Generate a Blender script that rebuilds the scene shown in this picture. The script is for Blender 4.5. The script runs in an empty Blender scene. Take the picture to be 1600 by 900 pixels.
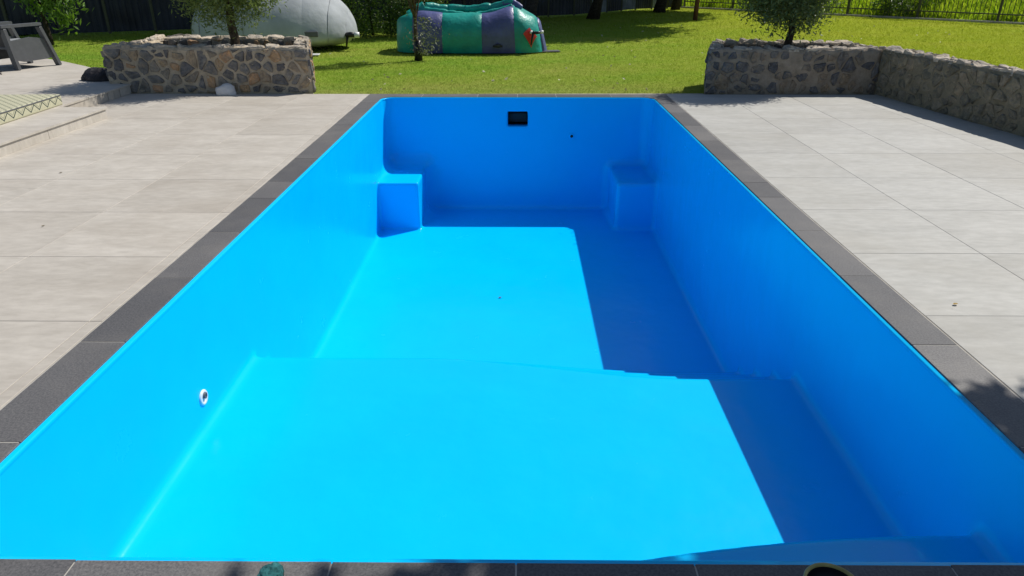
import bpy, bmesh, math, random
import numpy as np
from mathutils import Vector, Matrix, noise

R = math.radians
scene = bpy.context.scene
COL = scene.collection
random.seed(7)
RNG = np.random.default_rng(11)

# ------------------------------------------------------------------ camera
CAM_H = 1.70
cam_d = bpy.data.cameras.new('camera')
cam = bpy.data.objects.new('camera', cam_d)
COL.objects.link(cam)
cam_d.sensor_width = 36.0
cam_d.lens = 1087.0 / 1600.0 * 36.0
cam_d.clip_start = 0.05
cam_d.clip_end = 1500.0
cam.location = (0.0, 0.0, CAM_H)
cam.rotation_euler = (R(90 - 24.75), 0.0, R(0.45))
scene.camera = cam

# ------------------------------------------------------------------ light
SUN = Vector((0.68, 0.50, 1.0)).normalized()
SUN_EL = math.asin(SUN.z)
SUN_AZ = math.atan2(SUN.x, SUN.y)
world = bpy.data.worlds.new('World')
scene.world = world
world.use_nodes = True
wn = world.node_tree
bg = wn.nodes['Background']
sky = wn.nodes.new('ShaderNodeTexSky')
sky.sky_type = 'NISHITA'
sky.sun_disc = False
sky.sun_elevation = SUN_EL
sky.sun_rotation = SUN_AZ
sky.air_density = 1.0
sky.dust_density = 0.6
sky.ozone_density = 1.2
wn.links.new(sky.outputs[0], bg.inputs[0])
bg.inputs[1].default_value = 0.085
sun_d = bpy.data.lights.new('sun', 'SUN')
sun_d.energy = 4.6
sun_d.angle = R(0.53)
sun_d.color = (1.0, 0.955, 0.88)
sun = bpy.data.objects.new('sun', sun_d)
sun.rotation_euler = SUN.to_track_quat('Z', 'Y').to_euler()
sun.location = SUN * 40
COL.objects.link(sun)
scene.view_settings.view_transform = 'Standard'
scene.view_settings.look = 'None'
scene.view_settings.exposure = 0.0
scene.view_settings.gamma = 1.0
scene.cycles.max_bounces = 10
scene.cycles.diffuse_bounces = 6
scene.cycles.sample_clamp_indirect = 6.0

# ------------------------------------------------------------------ tagging helpers
def tag(o, label=None, cat=None, group=None, kind=None):
    if label: o['label'] = label
    if cat: o['category'] = cat
    if group: o['group'] = group
    if kind: o['kind'] = kind
    return o

def empty(name, loc=(0, 0, 0), rz=0.0, label=None, cat=None, group=None):
    o = bpy.data.objects.new(name, None)
    o.empty_display_size = 0.1
    o.location = loc
    o.rotation_euler = (0, 0, rz)
    COL.objects.link(o)
    return tag(o, label, cat, group)

def add(name, me, mat=None, parent=None, loc=None, rz=None):
    o = bpy.data.objects.new(name, me)
    COL.objects.link(o)
    if mat is not None and len(me.materials) == 0:
        me.materials.append(mat)
    if parent is not None:
        o.parent = parent
    if loc is not None:
        o.location = loc
    if rz is not None:
        o.rotation_euler = (0, 0, rz)
    return o

def mesh_np(name, verts, faces, smooth=False):
    """fast mesh from numpy arrays; faces all of one size"""
    me = bpy.data.meshes.new(name)
    verts = np.asarray(verts, dtype=np.float32)
    faces = np.asarray(faces, dtype=np.int32)
    n, k = faces.shape
    me.vertices.add(len(verts))
    me.vertices.foreach_set('co', verts.ravel())
    me.loops.add(n * k)
    me.loops.foreach_set('vertex_index', faces.ravel())
    me.polygons.add(n)
    me.polygons.foreach_set('loop_start', np.arange(0, n * k, k, dtype=np.int32))
    me.polygons.foreach_set('loop_total', np.full(n, k, dtype=np.int32))
    me.polygons.foreach_set('use_smooth', np.full(n, smooth, dtype=bool))
    me.update(calc_edges=True)
    return me

class MB:
    """collects geometry for one mesh"""
    def __init__(self):
        self.v = []; self.f = []
    def poly(self, pts):
        b = len(self.v); self.v += [tuple(p) for p in pts]
        self.f.append(tuple(range(b, b + len(pts))))
    def box(self, x0, x1, y0, y1, z0, z1, c=0.0):
        b = len(self.v)
        if c <= 0:
            self.v += [(x0, y0, z0), (x1, y0, z0), (x1, y1, z0), (x0, y1, z0), (x0, y0, z1), (x1, y0, z1), (x1, y1, z1), (x0, y1, z1)]
            self.f += [tuple(b + i for i in q) for q in ((3, 2, 1, 0), (4, 5, 6, 7), (0, 1, 5, 4), (1, 2, 6, 5), (2, 3, 7, 6), (3, 0, 4, 7))]
        else:
            def ring(i, z): return [(x0 + i, y0 + i, z), (x1 - i, y0 + i, z), (x1 - i, y1 - i, z), (x0 + i, y1 - i, z)]
            rings = [ring(c, z0), ring(0, z0 + c), ring(0, z1 - c), ring(c, z1)]
            for r in rings: self.v += r
            for k in range(3):
                for i in range(4):
                    j = (i + 1) % 4
                    self.f.append((b + 4 * k + i, b + 4 * k + j, b + 4 * k + 4 + j, b + 4 * k + 4 + i))
            self.f.append((b + 3, b + 2, b + 1, b)); self.f.append((b + 12, b + 13, b + 14, b + 15))
        return self
    def bar(self, p, q, w, t, c=0.0, up=(0, 0, 1)):
        p = Vector(p); q = Vector(q)
        d = (q - p); L = d.length; d.normalize()
        u = Vector(up)
        if abs(d.dot(u)) > 0.95: u = Vector((1, 0, 0))
        s = d.cross(u).normalized(); n = s.cross(d).normalized()
        tmp = MB().box(-w / 2, w / 2, -t / 2, t / 2, 0, L, c)
        b = len(self.v)
        for x, y, z in tmp.v: self.v.append(tuple(p + s * x + n * y + d * z))
        self.f += [tuple(b + i for i in f) for f in tmp.f]
        return self
    def tube(self, pts, radii, seg=8, caps=True):
        pts = [Vector(p) for p in pts]
        b = len(self.v); n = len(pts)
        ref = None
        for i, p in enumerate(pts):
            d = (pts[min(i + 1, n - 1)] - pts[max(i - 1, 0)]).normalized()
            if ref is None:
                ref = Vector((1, 0, 0)) if abs(d.x) < 0.8 else Vector((0, 1, 0))
            s = d.cross(ref).normalized(); u = s.cross(d).normalized(); ref = u
            r = radii[i] if hasattr(radii, '__len__') else radii
            for k in range(seg):
                a = 2 * math.pi * k / seg
                self.v.append(tuple(p + s * (math.cos(a) * r) + u * (math.sin(a) * r)))
        for i in range(n - 1):
            for k in range(seg):
                k2 = (k + 1) % seg
                self.f.append((b + i * seg + k, b + i * seg + k2, b + (i + 1) * seg + k2, b + (i + 1) * seg + k))
        if caps:
            self.f.append(tuple(b + k for k in range(seg))[::-1])
            self.f.append(tuple(b + (n - 1) * seg + k for k in range(seg)))
        return self
    def lathe(self, prof, seg=24, M=None):
        """profile of (radius, height) turned about local z"""
        b = len(self.v)
        for r, h in prof:
            for k in range(seg):
                a = 2 * math.pi * k / seg
                p = Vector((r * math.cos(a), r * math.sin(a), h))
                self.v.append(tuple(M @ p if M else p))
        for i in range(len(prof) - 1):
            for k in range(seg):
                k2 = (k + 1) % seg
                self.f.append((b + i * seg + k, b + i * seg + k2, b + (i + 1) * seg + k2, b + (i + 1) * seg + k))
        return self
    def mesh(self, name='m', smooth=False):
        me = bpy.data.meshes.new(name)
        me.from_pydata(self.v, [], self.f)
        bm = bmesh.new(); bm.from_mesh(me)
        bmesh.ops.recalc_face_normals(bm, faces=bm.faces)
        bm.to_mesh(me); bm.free()
        if smooth:
            me.polygons.foreach_set('use_smooth', [True] * len(me.polygons))
        me.update()
        return me
    def build(self, name, mat, parent=None, smooth=False, loc=None, rz=None):
        return add(name, self.mesh(name, smooth), mat, parent, loc, rz)

# ------------------------------------------------------------------ materials
def new_mat(name):
    m = bpy.data.materials.new(name); m.use_nodes = True
    nt = m.node_tree
    return m, nt, nt.nodes['Principled BSDF']

def nd(nt, typ, **kw):
    n = nt.nodes.new(typ)
    for k, v in kw.items(): setattr(n, k, v)
    return n

def noise_node(nt, vec, scale, detail=4, rough=0.55, dist=0.0):
    n = nd(nt, 'ShaderNodeTexNoise')
    n.inputs['Scale'].default_value = scale
    n.inputs['Detail'].default_value = detail
    n.inputs['Roughness'].default_value = rough
    n.inputs['Distortion'].default_value = dist
    if vec is not None: nt.links.new(vec, n.inputs['Vector'])
    return n.outputs['Fac']

def ramp(nt, fac, stops):
    n = nd(nt, 'ShaderNodeValToRGB')
    e = n.color_ramp.elements
    while len(e) < len(stops): e.new(0.5)
    for i, (p, c) in enumerate(stops):
        e[i].position = p; e[i].color = (*c, 1.0)
    nt.links.new(fac, n.inputs['Fac'])
    return n.outputs['Color']

def mix(nt, fac, a, b, mode='MIX'):
    n = nd(nt, 'ShaderNodeMix', data_type='RGBA', blend_type=mode)
    for sock, v in ((n.inputs['Factor'], fac), (n.inputs[6], a), (n.inputs[7], b)):
        if isinstance(v, (int, float)): sock.default_value = v
        elif isinstance(v, tuple): sock.default_value = (*v, 1.0)
        else: nt.links.new(v, sock)
    return n.outputs[2]

def coords(nt, kind='Object', scale=None):
    t = nd(nt, 'ShaderNodeTexCoord')
    o = t.outputs[kind]
    if scale:
        mp = nd(nt, 'ShaderNodeMapping'); mp.inputs['Scale'].default_value = scale
        nt.links.new(o, mp.inputs['Vector']); o = mp.outputs['Vector']
    return o

def world_pos(nt, scale=None):
    g = nd(nt, 'ShaderNodeNewGeometry').outputs['Position']
    if scale:
        mp = nd(nt, 'ShaderNodeMapping'); mp.inputs['Scale'].default_value = scale
        nt.links.new(g, mp.inputs['Vector']); g = mp.outputs['Vector']
    return g

def bump(nt, bsdf, height, strength, dist=0.01):
    b = nd(nt, 'ShaderNodeBump')
    b.inputs['Strength'].default_value = strength
    b.inputs['Distance'].default_value = dist
    nt.links.new(height, b.inputs['Height'])
    nt.links.new(b.outputs['Normal'], bsdf.inputs['Normal'])

def plain(name, c, rough=0.6, spec=0.4, var=0.15, scale=8.0, bmp=0.15, bscale=60.0, dist=0.004, metal=0.0):
    m, nt, b = new_mat(name)
    v = world_pos(nt)
    f = noise_node(nt, v, scale, 5)
    lo = tuple(x * (1 - var) for x in c); hi = tuple(min(1, x * (1 + var)) for x in c)
    nt.links.new(ramp(nt, f, [(0.3, lo), (0.7, hi)]), b.inputs['Base Color'])
    b.inputs['Roughness'].default_value = rough
    b.inputs['Specular IOR Level'].default_value = spec
    b.inputs['Metallic'].default_value = metal
    if bmp: bump(nt, b, noise_node(nt, v, bscale, 3), bmp, dist)
    return m

M = {}
# glossy fibreglass pool paint
def make_pool_paint():
    m, nt, b = new_mat('pool_paint')
    v = world_pos(nt)
    f = noise_node(nt, v, 1.3, 4, 0.6)
    c = ramp(nt, f, [(0.3, (0.0, 0.495, 0.94)), (0.7, (0.0, 0.525, 0.96))])
    # a few matt dust spots left from rolling
    sp = noise_node(nt, v, 26, 6, 0.7)
    big = noise_node(nt, v, 0.9, 2)
    s1 = ramp(nt, sp, [(0.69, (0, 0, 0)), (0.76, (1, 1, 1))])
    s2 = ramp(nt, big, [(0.55, (0, 0, 0)), (0.7, (1, 1, 1))])
    fac = mix(nt, 1.0, s1, s2, 'MULTIPLY')
    c2 = mix(nt, mix(nt, 0.9, (0, 0, 0), fac), c, (0.05, 0.58, 0.93))
    nt.links.new(c2, b.inputs['Base Color'])
    rg = nd(nt, 'ShaderNodeMapRange'); rg.inputs[1].default_value = 0.35; rg.inputs[2].default_value = 0.7; rg.inputs[3].default_value = 0.18; rg.inputs[4].default_value = 0.28
    nt.links.new(noise_node(nt, v, 3.5, 6, 0.65), rg.inputs[0]); nt.links.new(rg.outputs[0], b.inputs['Roughness'])
    b.inputs['Specular IOR Level'].default_value = 0.20
    # vertical roller streaks + slight laminate waviness
    w1 = noise_node(nt, world_pos(nt, (9, 9, 1.2)), 1.0, 3)
    w2 = noise_node(nt, v, 2.2, 2)
    w3 = noise_node(nt, v, 150, 2)
    mx = nd(nt, 'ShaderNodeMath', operation='MULTIPLY_ADD'); mx.inputs[1].default_value = 4.0
    nt.links.new(w2, mx.inputs[0]); nt.links.new(w1, mx.inputs[2])
    mx2 = nd(nt, 'ShaderNodeMath', operation='MULTIPLY_ADD'); mx2.inputs[1].default_value = 0.05
    nt.links.new(w3, mx2.inputs[0]); nt.links.new(mx.outputs[0], mx2.inputs[2])
    bump(nt, b, mx2.outputs[0], 0.22, 0.010)
    return m
M['pool'] = make_pool_paint()

def make_deck(name, lo, hi, streak):
    m, nt, b = new_mat(name)
    oi = nd(nt, 'ShaderNodeObjectInfo')
    g = world_pos(nt, (1.0, 2.6, 1.0))
    cmb = nd(nt, 'ShaderNodeVectorMath', operation='ADD')
    sc = nd(nt, 'ShaderNodeVectorMath', operation='SCALE'); sc.inputs['Scale'].default_value = 37.0
    cx = nd(nt, 'ShaderNodeCombineXYZ')
    nt.links.new(oi.outputs['Random'], cx.inputs[0]); nt.links.new(oi.outputs['Random'], cx.inputs[2])
    nt.links.new(cx.outputs[0], sc.inputs[0])
    nt.links.new(g, cmb.inputs[0]); nt.links.new(sc.outputs[0], cmb.inputs[1])
    v = cmb.outputs[0]
    f = noise_node(nt, v, 1.6, 7, 0.62, 0.4)
    c = ramp(nt, f, [(0.28, lo), (0.72, hi)])
    f2 = noise_node(nt, v, 9.0, 5, 0.6)
    c = mix(nt, 0.30, c, ramp(nt, f2, [(0.35, tuple(x * 0.80 for x in lo)), (0.65, hi)]))
    tone = ramp(nt, oi.outputs['Random'], [(0.0, (0.91, 0.905, 0.90)), (1.0, (1.03, 1.03, 1.03))])
    c = mix(nt, 1.0, c, tone, 'MULTIPLY')
    # dirt
    d = noise_node(nt, world_pos(nt), 0.7, 8, 0.7)
    c = mix(nt, ramp(nt, d, [(0.46, (0, 0, 0)), (0.74, (0.6, 0.6, 0.6))]), c, streak)
    sp = noise_node(nt, world_pos(nt), 45, 3, 0.6)
    c = mix(nt, ramp(nt, sp, [(0.70, (0, 0, 0)), (0.80, (0.5, 0.5, 0.5))]), c, (0.16, 0.14, 0.11))
    nt.links.new(c, b.inputs['Base Color'])
    b.inputs['Roughness'].default_value = 0.68
    b.inputs['Specular IOR Level'].default_value = 0.3
    bump(nt, b, noise_node(nt, world_pos(nt), 120, 4), 0.12, 0.002)
    return m
M['deck_l'] = make_deck('porcelain_tile_warm', (0.42, 0.385, 0.335), (0.575, 0.535, 0.475), (0.36, 0.315, 0.26))
M['deck_r'] = make_deck('porcelain_tile_grey', (0.38, 0.373, 0.345), (0.51, 0.502, 0.47), (0.36, 0.34, 0.295))
M['grout'] = plain('grout', (0.26, 0.235, 0.205), 0.9, 0.1, 0.2, 6)
M['grout_mid'] = plain('grout_mid', (0.36, 0.325, 0.28), 0.9, 0.1, 0.3, 3)
M['grout_pale'] = plain('grout_pale', (0.42, 0.40, 0.36), 0.9, 0.1, 0.2, 6)

def make_coping():
    m, nt, b = new_mat('coping_tile')
    oi = nd(nt, 'ShaderNodeObjectInfo')
    v = world_pos(nt)
    f = noise_node(nt, v, 3.0, 7, 0.65, 0.8)
    c = ramp(nt, f, [(0.25, (0.080, 0.080, 0.086)), (0.55, (0.115, 0.115, 0.120)), (0.8, (0.155, 0.152, 0.152))])
    fine = noise_node(nt, v, 110, 4, 0.75)
    c = mix(nt, 0.55, c, ramp(nt, fine, [(0.35, (0.045, 0.045, 0.048)), (0.68, (0.23, 0.225, 0.22))]))
    dust = noise_node(nt, v, 1.7, 8, 0.7)
    c = mix(nt, ramp(nt, dust, [(0.48, (0, 0, 0)), (0.72, (0.5, 0.5, 0.5))]), c, (0.20, 0.19, 0.175))
    tone = ramp(nt, oi.outputs['Random'], [(0.0, (0.74, 0.74, 0.76)), (1.0, (1.14, 1.12, 1.10))])
    c = mix(nt, 1.0, c, tone, 'MULTIPLY')
    scr = noise_node(nt, world_pos(nt, (2.0, 22.0, 1.0)), 2.0, 5, 0.7)
    c = mix(nt, ramp(nt, scr, [(0.70, (0, 0, 0)), (0.78, (0.35, 0.35, 0.35))]), c, (0.30, 0.29, 0.28))
    nt.links.new(c, b.inputs['Base Color'])
    b.inputs['Roughness'].default_value = 0.62
    b.inputs['Specular IOR Level'].default_value = 0.35
    bump(nt, b, fine, 0.2, 0.002)
    return m
M['coping'] = make_coping()

def make_stone(name, stops):
    m, nt, b = new_mat(name)
    oi = nd(nt, 'ShaderNodeObjectInfo')
    v = world_pos(nt)
    base = ramp(nt, oi.outputs['Random'], stops)
    f = noise_node(nt, v, 11, 7, 0.65, 0.6)
    c = mix(nt, 1.0, base, ramp(nt, f, [(0.25, (0.45, 0.45, 0.46)), (0.5, (1, 0.98, 0.95)), (0.8, (1.8, 1.65, 1.4))]), 'MULTIPLY')
    f2 = noise_node(nt, v, 9, 8, 0.75)
    c = mix(nt, ramp(nt, f2, [(0.50, (0, 0, 0)), (0.66, (0.75, 0.75, 0.75))]), c, (0.34, 0.285, 0.215))
    nt.links.new(c, b.inputs['Base Color'])
    b.inputs['Roughness'].default_value = 0.85
    b.inputs['Specular IOR Level'].default_value = 0.25
    bump(nt, b, noise_node(nt, v, 26, 8, 0.7), 0.9, 0.02)
    return m
M['stone_l'] = make_stone('field_stone_mixed', [(0.0, (0.1226, 0.1226, 0.132)), (0.45, (0.2074, 0.2016, 0.1979)), (0.62, (0.2828, 0.2545, 0.2168)), (0.8, (0.4147, 0.2922, 0.1697)), (1.0, (0.509, 0.311, 0.1885))])
M['stone_r'] = make_stone('field_stone_dark', [(0.0, (0.0918, 0.0918, 0.1)), (0.55, (0.1501, 0.1467, 0.1501)), (0.8, (0.2001, 0.175, 0.1501)), (1.0, (0.3168, 0.2417, 0.1667))])
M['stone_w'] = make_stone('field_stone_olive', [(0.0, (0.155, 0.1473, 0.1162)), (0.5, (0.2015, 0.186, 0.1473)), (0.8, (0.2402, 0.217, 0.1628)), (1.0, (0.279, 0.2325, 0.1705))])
M['cap'] = make_stone('cap_stone', [(0.0, (0.275, 0.25, 0.225)), (0.5, (0.425, 0.3875, 0.3375)), (1.0, (0.575, 0.5, 0.4125))])

def make_mortar(name, lo, hi):
    m, nt, b = new_mat(name)
    v = world_pos(nt)
    f = noise_node(nt, v, 7, 8, 0.7)
    c = ramp(nt, f, [(0.3, lo), (0.7, hi)])
    nt.links.new(c, b.inputs['Base Color'])
    b.inputs['Roughness'].default_value = 0.95
    b.inputs['Specular IOR Level'].default_value = 0.1
    bump(nt, b, noise_node(nt, v, 30, 8, 0.75), 1.0, 0.02)
    return m
M['mortar_l'] = make_mortar('mortar_sandy', (0.351, 0.2896, 0.2106), (0.6493, 0.5441, 0.4124))
M['mortar_r'] = make_mortar('mortar_brown', (0.225, 0.1875, 0.1425), (0.435, 0.36, 0.285))
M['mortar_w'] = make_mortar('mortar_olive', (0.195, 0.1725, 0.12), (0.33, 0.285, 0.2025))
M['soil'] = plain('soil', (0.045, 0.034, 0.025), 0.95, 0.1, 0.5, 14, 1.0, 22, 0.03)

def make_grass(name, blade):
    m, nt, b = new_mat(name)
    v = world_pos(nt)
    f = noise_node(nt, world_pos(nt, (0.6, 1.0, 1.0)), 0.6, 5, 0.6, 0.5)
    c = ramp(nt, f, [(0.30, (0.15, 0.34, 0.02)), (0.5, (0.26, 0.385, 0.035)), (0.72, (0.37, 0.40, 0.075))])
    f2 = noise_node(nt, v, 5.5, 5, 0.65)
    c = mix(nt, 0.45, c, ramp(nt, f2, [(0.3, (0.16, 0.28, 0.02)), (0.7, (0.37, 0.40, 0.10))]))
    # drier strip along the paving, yellower toward the right-hand fence
    sx = nd(nt, 'ShaderNodeSeparateXYZ'); nt.links.new(v, sx.inputs[0])
    mr = nd(nt, 'ShaderNodeMapRange'); mr.inputs[1].default_value = 10.5; mr.inputs[2].default_value = 12.2; mr.inputs[3].default_value = 0.55; mr.inputs[4].default_value = 0.0
    nt.links.new(sx.outputs['Y'], mr.inputs[0])
    dry = nd(nt, 'ShaderNodeMath', operation='MULTIPLY')
    nt.links.new(mr.outputs[0], dry.inputs[0]); nt.links.new(noise_node(nt, v, 2.3, 4), dry.inputs[1])
    c = mix(nt, dry.outputs[0], c, (0.46, 0.40, 0.17))
    mr2 = nd(nt, 'ShaderNodeMapRange'); mr2.inputs[1].default_value = 1.0; mr2.inputs[2].default_value = 9.0; mr2.inputs[3].default_value = 0.0; mr2.inputs[4].default_value = 0.55
    nt.links.new(sx.outputs['X'], mr2.inputs[0])
    c = mix(nt, mr2.outputs[0], c, (0.37, 0.40, 0.008))
    if not blade:
        tex = noise_node(nt, v, 38, 4, 0.7)
        c = mix(nt, 0.55, c, mix(nt, 1.0, c, ramp(nt, tex, [(0.3, (0.35, 0.4, 0.3)), (0.7, (1.25, 1.2, 1.2))]), 'MULTIPLY'))
        bump(nt, b, tex, 1.0, 0.03)
    else:
        oi = noise_node(nt, v, 60, 2)
        c = mix(nt, 0.6, c, mix(nt, 1.0, c, ramp(nt, oi, [(0.3, (0.55, 0.6, 0.5)), (0.7, (1.45, 1.35, 1.5))]), 'MULTIPLY'))
    nt.links.new(c, b.inputs['Base Color'])
    b.inputs['Roughness'].default_value = 0.9
    b.inputs['Specular IOR Level'].default_value = 0.03
    if blade:
        tr = nd(nt, 'ShaderNodeBsdfTranslucent'); nt.links.new(c, tr.inputs['Color'])
        ms = nd(nt, 'ShaderNodeMixShader'); ms.inputs[0].default_value = 0.5
        nt.links.new(b.outputs[0], ms.inputs[1]); nt.links.new(tr.outputs[0], ms.inputs[2])
        nt.links.new(ms.outputs[0], nt.nodes['Material Output'].inputs['Surface'])
    return m
M['lawn'] = make_grass('lawn_ground', False)
M['blade'] = make_grass('grass_blades', True)

def make_leaf(name, lo, hi, trans=0.35, rough=0.45, spec=0.4):
    m, nt, b = new_mat(name)
    g = nd(nt, 'ShaderNodeNewGeometry')
    f = g.outputs['Random Per Island']
    c = ramp(nt, f, [(0.0, lo), (1.0, hi)])
    nt.links.new(c, b.inputs['Base Color'])
    b.inputs['Roughness'].default_value = rough
    b.inputs['Specular IOR Level'].default_value = spec
    tr = nd(nt, 'ShaderNodeBsdfTranslucent')
    nt.links.new(mix(nt, 1.0, c, (1.25, 1.3, 0.6), 'MULTIPLY'), tr.inputs['Color'])
    ms = nd(nt, 'ShaderNodeMixShader'); ms.inputs[0].default_value = trans
    nt.links.new(b.outputs[0], ms.inputs[1]); nt.links.new(tr.outputs[0], ms.inputs[2])
    nt.links.new(ms.outputs[0], nt.nodes['Material Output'].inputs['Surface'])
    return m
M['olive'] = make_leaf('olive_leaves', (0.1012, 0.1564, 0.046), (0.276, 0.3404, 0.1104), 0.38)
M['olive_grey'] = make_leaf('olive_leaves_silver', (0.10, 0.125, 0.06), (0.24, 0.26, 0.16), 0.25)
M['olive_dark'] = make_leaf('olive_leaves_dark', (0.0683, 0.1073, 0.039), (0.1658, 0.2145, 0.078), 0.28)
M['bush'] = make_leaf('bright_leaves', (0.08, 0.16, 0.02), (0.16, 0.28, 0.05), 0.4)
M['hedge'] = make_leaf('hedge_leaves', (0.039, 0.091, 0.0156), (0.13, 0.208, 0.039), 0.38)
M['tree'] = make_leaf('dark_leaves', (0.03, 0.06, 0.012), (0.07, 0.11, 0.025), 0.2)
M['reed'] = make_leaf('reed_leaves', (0.20, 0.32, 0.02), (0.42, 0.50, 0.06), 0.6, 0.8, 0.05)
M['bank'] = plain('rough_grass', (0.30, 0.42, 0.02), 0.95, 0.05, 0.45, 1.3, 1.0, 9, 0.1)
M['bark'] = plain('bark', (0.10, 0.075, 0.05), 0.9, 0.1, 0.5, 18, 1.0, 40, 0.02)
M['bark_dark'] = plain('bark_dark', (0.045, 0.037, 0.03), 0.9, 0.1, 0.5, 18, 1.0, 40, 0.02)
M['resin'] = plain('grey_resin', (0.10, 0.104, 0.112), 0.55, 0.4, 0.1, 10, 0.4, 90, 0.004)
M['resin_dark'] = plain('dark_resin', (0.035, 0.036, 0.04), 0.55, 0.4, 0.1, 10)
M['teal'] = plain('teal_vinyl', (0.006, 0.29, 0.235), 0.42, 0.5, 0.2, 4, 0.5, 9, 0.03)
M['purple'] = plain('purple_vinyl', (0.085, 0.095, 0.235), 0.42, 0.5, 0.2, 4, 0.5, 9, 0.03)
M['grey_vinyl'] = plain('grey_vinyl', (0.38, 0.405, 0.42), 0.7, 0.3, 0.12, 3, 0.3, 7, 0.03)
M['seam'] = plain('seam_tape', (0.31, 0.325, 0.335), 0.6, 0.3)
M['red'] = plain('red_vinyl', (0.60, 0.035, 0.03), 0.4)
M['black'] = plain('black_plastic', (0.012, 0.012, 0.014), 0.4)
M['white'] = plain('white_plastic', (0.75, 0.75, 0.74), 0.35, 0.5, 0.04)
M['white_stone'] = plain('white_stone', (0.62, 0.61, 0.60), 0.7, 0.3, 0.12, 12, 0.6, 30, 0.01)
M['dark_stone'] = plain('dark_rock', (0.035, 0.032, 0.036), 0.8, 0.3, 0.4, 10, 1.0, 18, 0.03)
M['fence'] = plain('navy_sheet', (0.020, 0.024, 0.036), 0.55, 0.4, 0.5, 1.5, 0.5, 6, 0.03)
M['fence_pale'] = plain('pale_sheet', (0.16, 0.18, 0.21), 0.55, 0.4, 0.4, 2)
M['steel'] = plain('black_steel', (0.06, 0.065, 0.035), 0.55, 0.4)
M['wood'] = plain('brown_post', (0.12, 0.055, 0.03), 0.75, 0.2, 0.3, 20, 0.5, 50)
M['kerb'] = plain('kerb_concrete', (0.40, 0.37, 0.32), 0.9, 0.1, 0.2, 5)
M['rag'] = plain('teal_cloth', (0.03, 0.125, 0.13), 0.9, 0.1, 0.6, 30, 1.0, 90, 0.006)
M['rim_yellow'] = plain('yellowed_rim', (0.36, 0.30, 0.10), 0.45, 0.4, 0.3, 25)
M['tin'] = plain('dull_tin', (0.22, 0.22, 0.21), 0.4, 0.5, 0.2, 20, metal=0.6)
M['dry_leaf'] = plain('dry_leaf', (0.42, 0.30, 0.12), 0.8, 0.1, 0.3, 50)
M['dry_leaf_dark'] = plain('dry_leaf_dark', (0.13, 0.10, 0.04), 0.8, 0.1, 0.3, 50)

def make_cushion():
    m, nt, b = new_mat('zigzag_fabric')
    g = nd(nt, 'ShaderNodeTexCoord').outputs['Object']
    sx = nd(nt, 'ShaderNodeSeparateXYZ'); nt.links.new(g, sx.inputs[0])
    def math_(op, a, b_=None, c_=None):
        n = nd(nt, 'ShaderNodeMath', operation=op)
        for i, v in enumerate((a, b_, c_)):
            if v is None: continue
            if isinstance(v, (int, float)): n.inputs[i].default_value = v
            else: nt.links.new(v, n.inputs[i])
        return n.outputs[0]
    # running coordinate: along the side y, height z
    tri = math_('PINGPONG', math_('MULTIPLY', sx.outputs['Y'], 1.0), 0.085)
    zz = math_('MULTIPLY', sx.outputs['Z'], 1.0)
    w = math_('ADD', math_('MULTIPLY', tri, 0.85), 0.030)
    line = math_('LESS_THAN', math_('ABSOLUTE', math_('SUBTRACT', zz, w)), 0.0085)
    line2 = math_('LESS_THAN', math_('ABSOLUTE', math_('SUBTRACT', zz, math_('ADD', w, 0.030))), 0.0045)
    side = math_('MAXIMUM', line, math_('MULTIPLY', line2, 0.6))
    # top: small diamonds
    a = math_('PINGPONG', math_('ADD', sx.outputs['X'], sx.outputs['Y']), 0.05)
    c = math_('PINGPONG', math_('SUBTRACT', sx.outputs['X'], sx.outputs['Y']), 0.05)
    top = math_('MULTIPLY', math_('LESS_THAN', math_('MULTIPLY', a, c), 0.00033), 0.55)
    istop = math_('GREATER_THAN', sx.outputs['Z'], 0.118)
    pat = math_('ADD', math_('MULTIPLY', top, istop), math_('MULTIPLY', side, math_('SUBTRACT', 1.0, istop)))
    col = mix(nt, pat, (0.52, 0.50, 0.36), (0.06, 0.08, 0.07))
    nz = noise_node(nt, g, 40, 4)
    col = mix(nt, 0.35, col, mix(nt, 1.0, col, ramp(nt, nz, [(0.35, (0.6, 0.65, 0.6)), (0.65, (1.1, 1.1, 1.1))]), 'MULTIPLY'))
    nt.links.new(col, b.inputs['Base Color'])
    b.inputs['Roughness'].default_value = 0.9
    b.inputs['Specular IOR Level'].default_value = 0.1
    return m
M['cushion'] = make_cushion()

# ------------------------------------------------------------------ ground
PX0, PX1, PY0, PY1 = -1.935, 1.940, 1.645, 10.255      # pool inner edge
def lawn_sheet():
    hx0, hx1, hy0, hy1 = -2.10, 2.10, 1.45, 10.45
    xs = [-400, -60, -20, -8, hx0, hx1, 8, 20, 60, 400]
    ys = [-400, -60, -20, -5, hy0, hy1, 14, 20, 30, 45, 80, 400]
    v = [(x, y, -0.03) for y in ys for x in xs]
    f = []
    for j in range(len(ys) - 1):
        for i in range(len(xs) - 1):
            if xs[i] == hx0 and ys[j] == hy0: continue
            a = j * len(xs) + i
            f.append((a, a + 1, a + len(xs) + 1, a + len(xs)))
    o = add('lawn', mesh_np('lawn', v, f), M['lawn'])
    tag(o, 'sunlit mown lawn beyond the pool', 'lawn', kind='structure')
lawn_sheet()

# ------------------------------------------------------------------ pool shell (filleted solid, meshed from a distance field)
def smin(a, b, r):
    return np.maximum(r, np.minimum(a, b)) - np.sqrt(np.maximum(r - a, 0) ** 2 + np.maximum(r - b, 0) ** 2)
def smax(a, b, r):
    return -smin(-a, -b, r)

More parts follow.
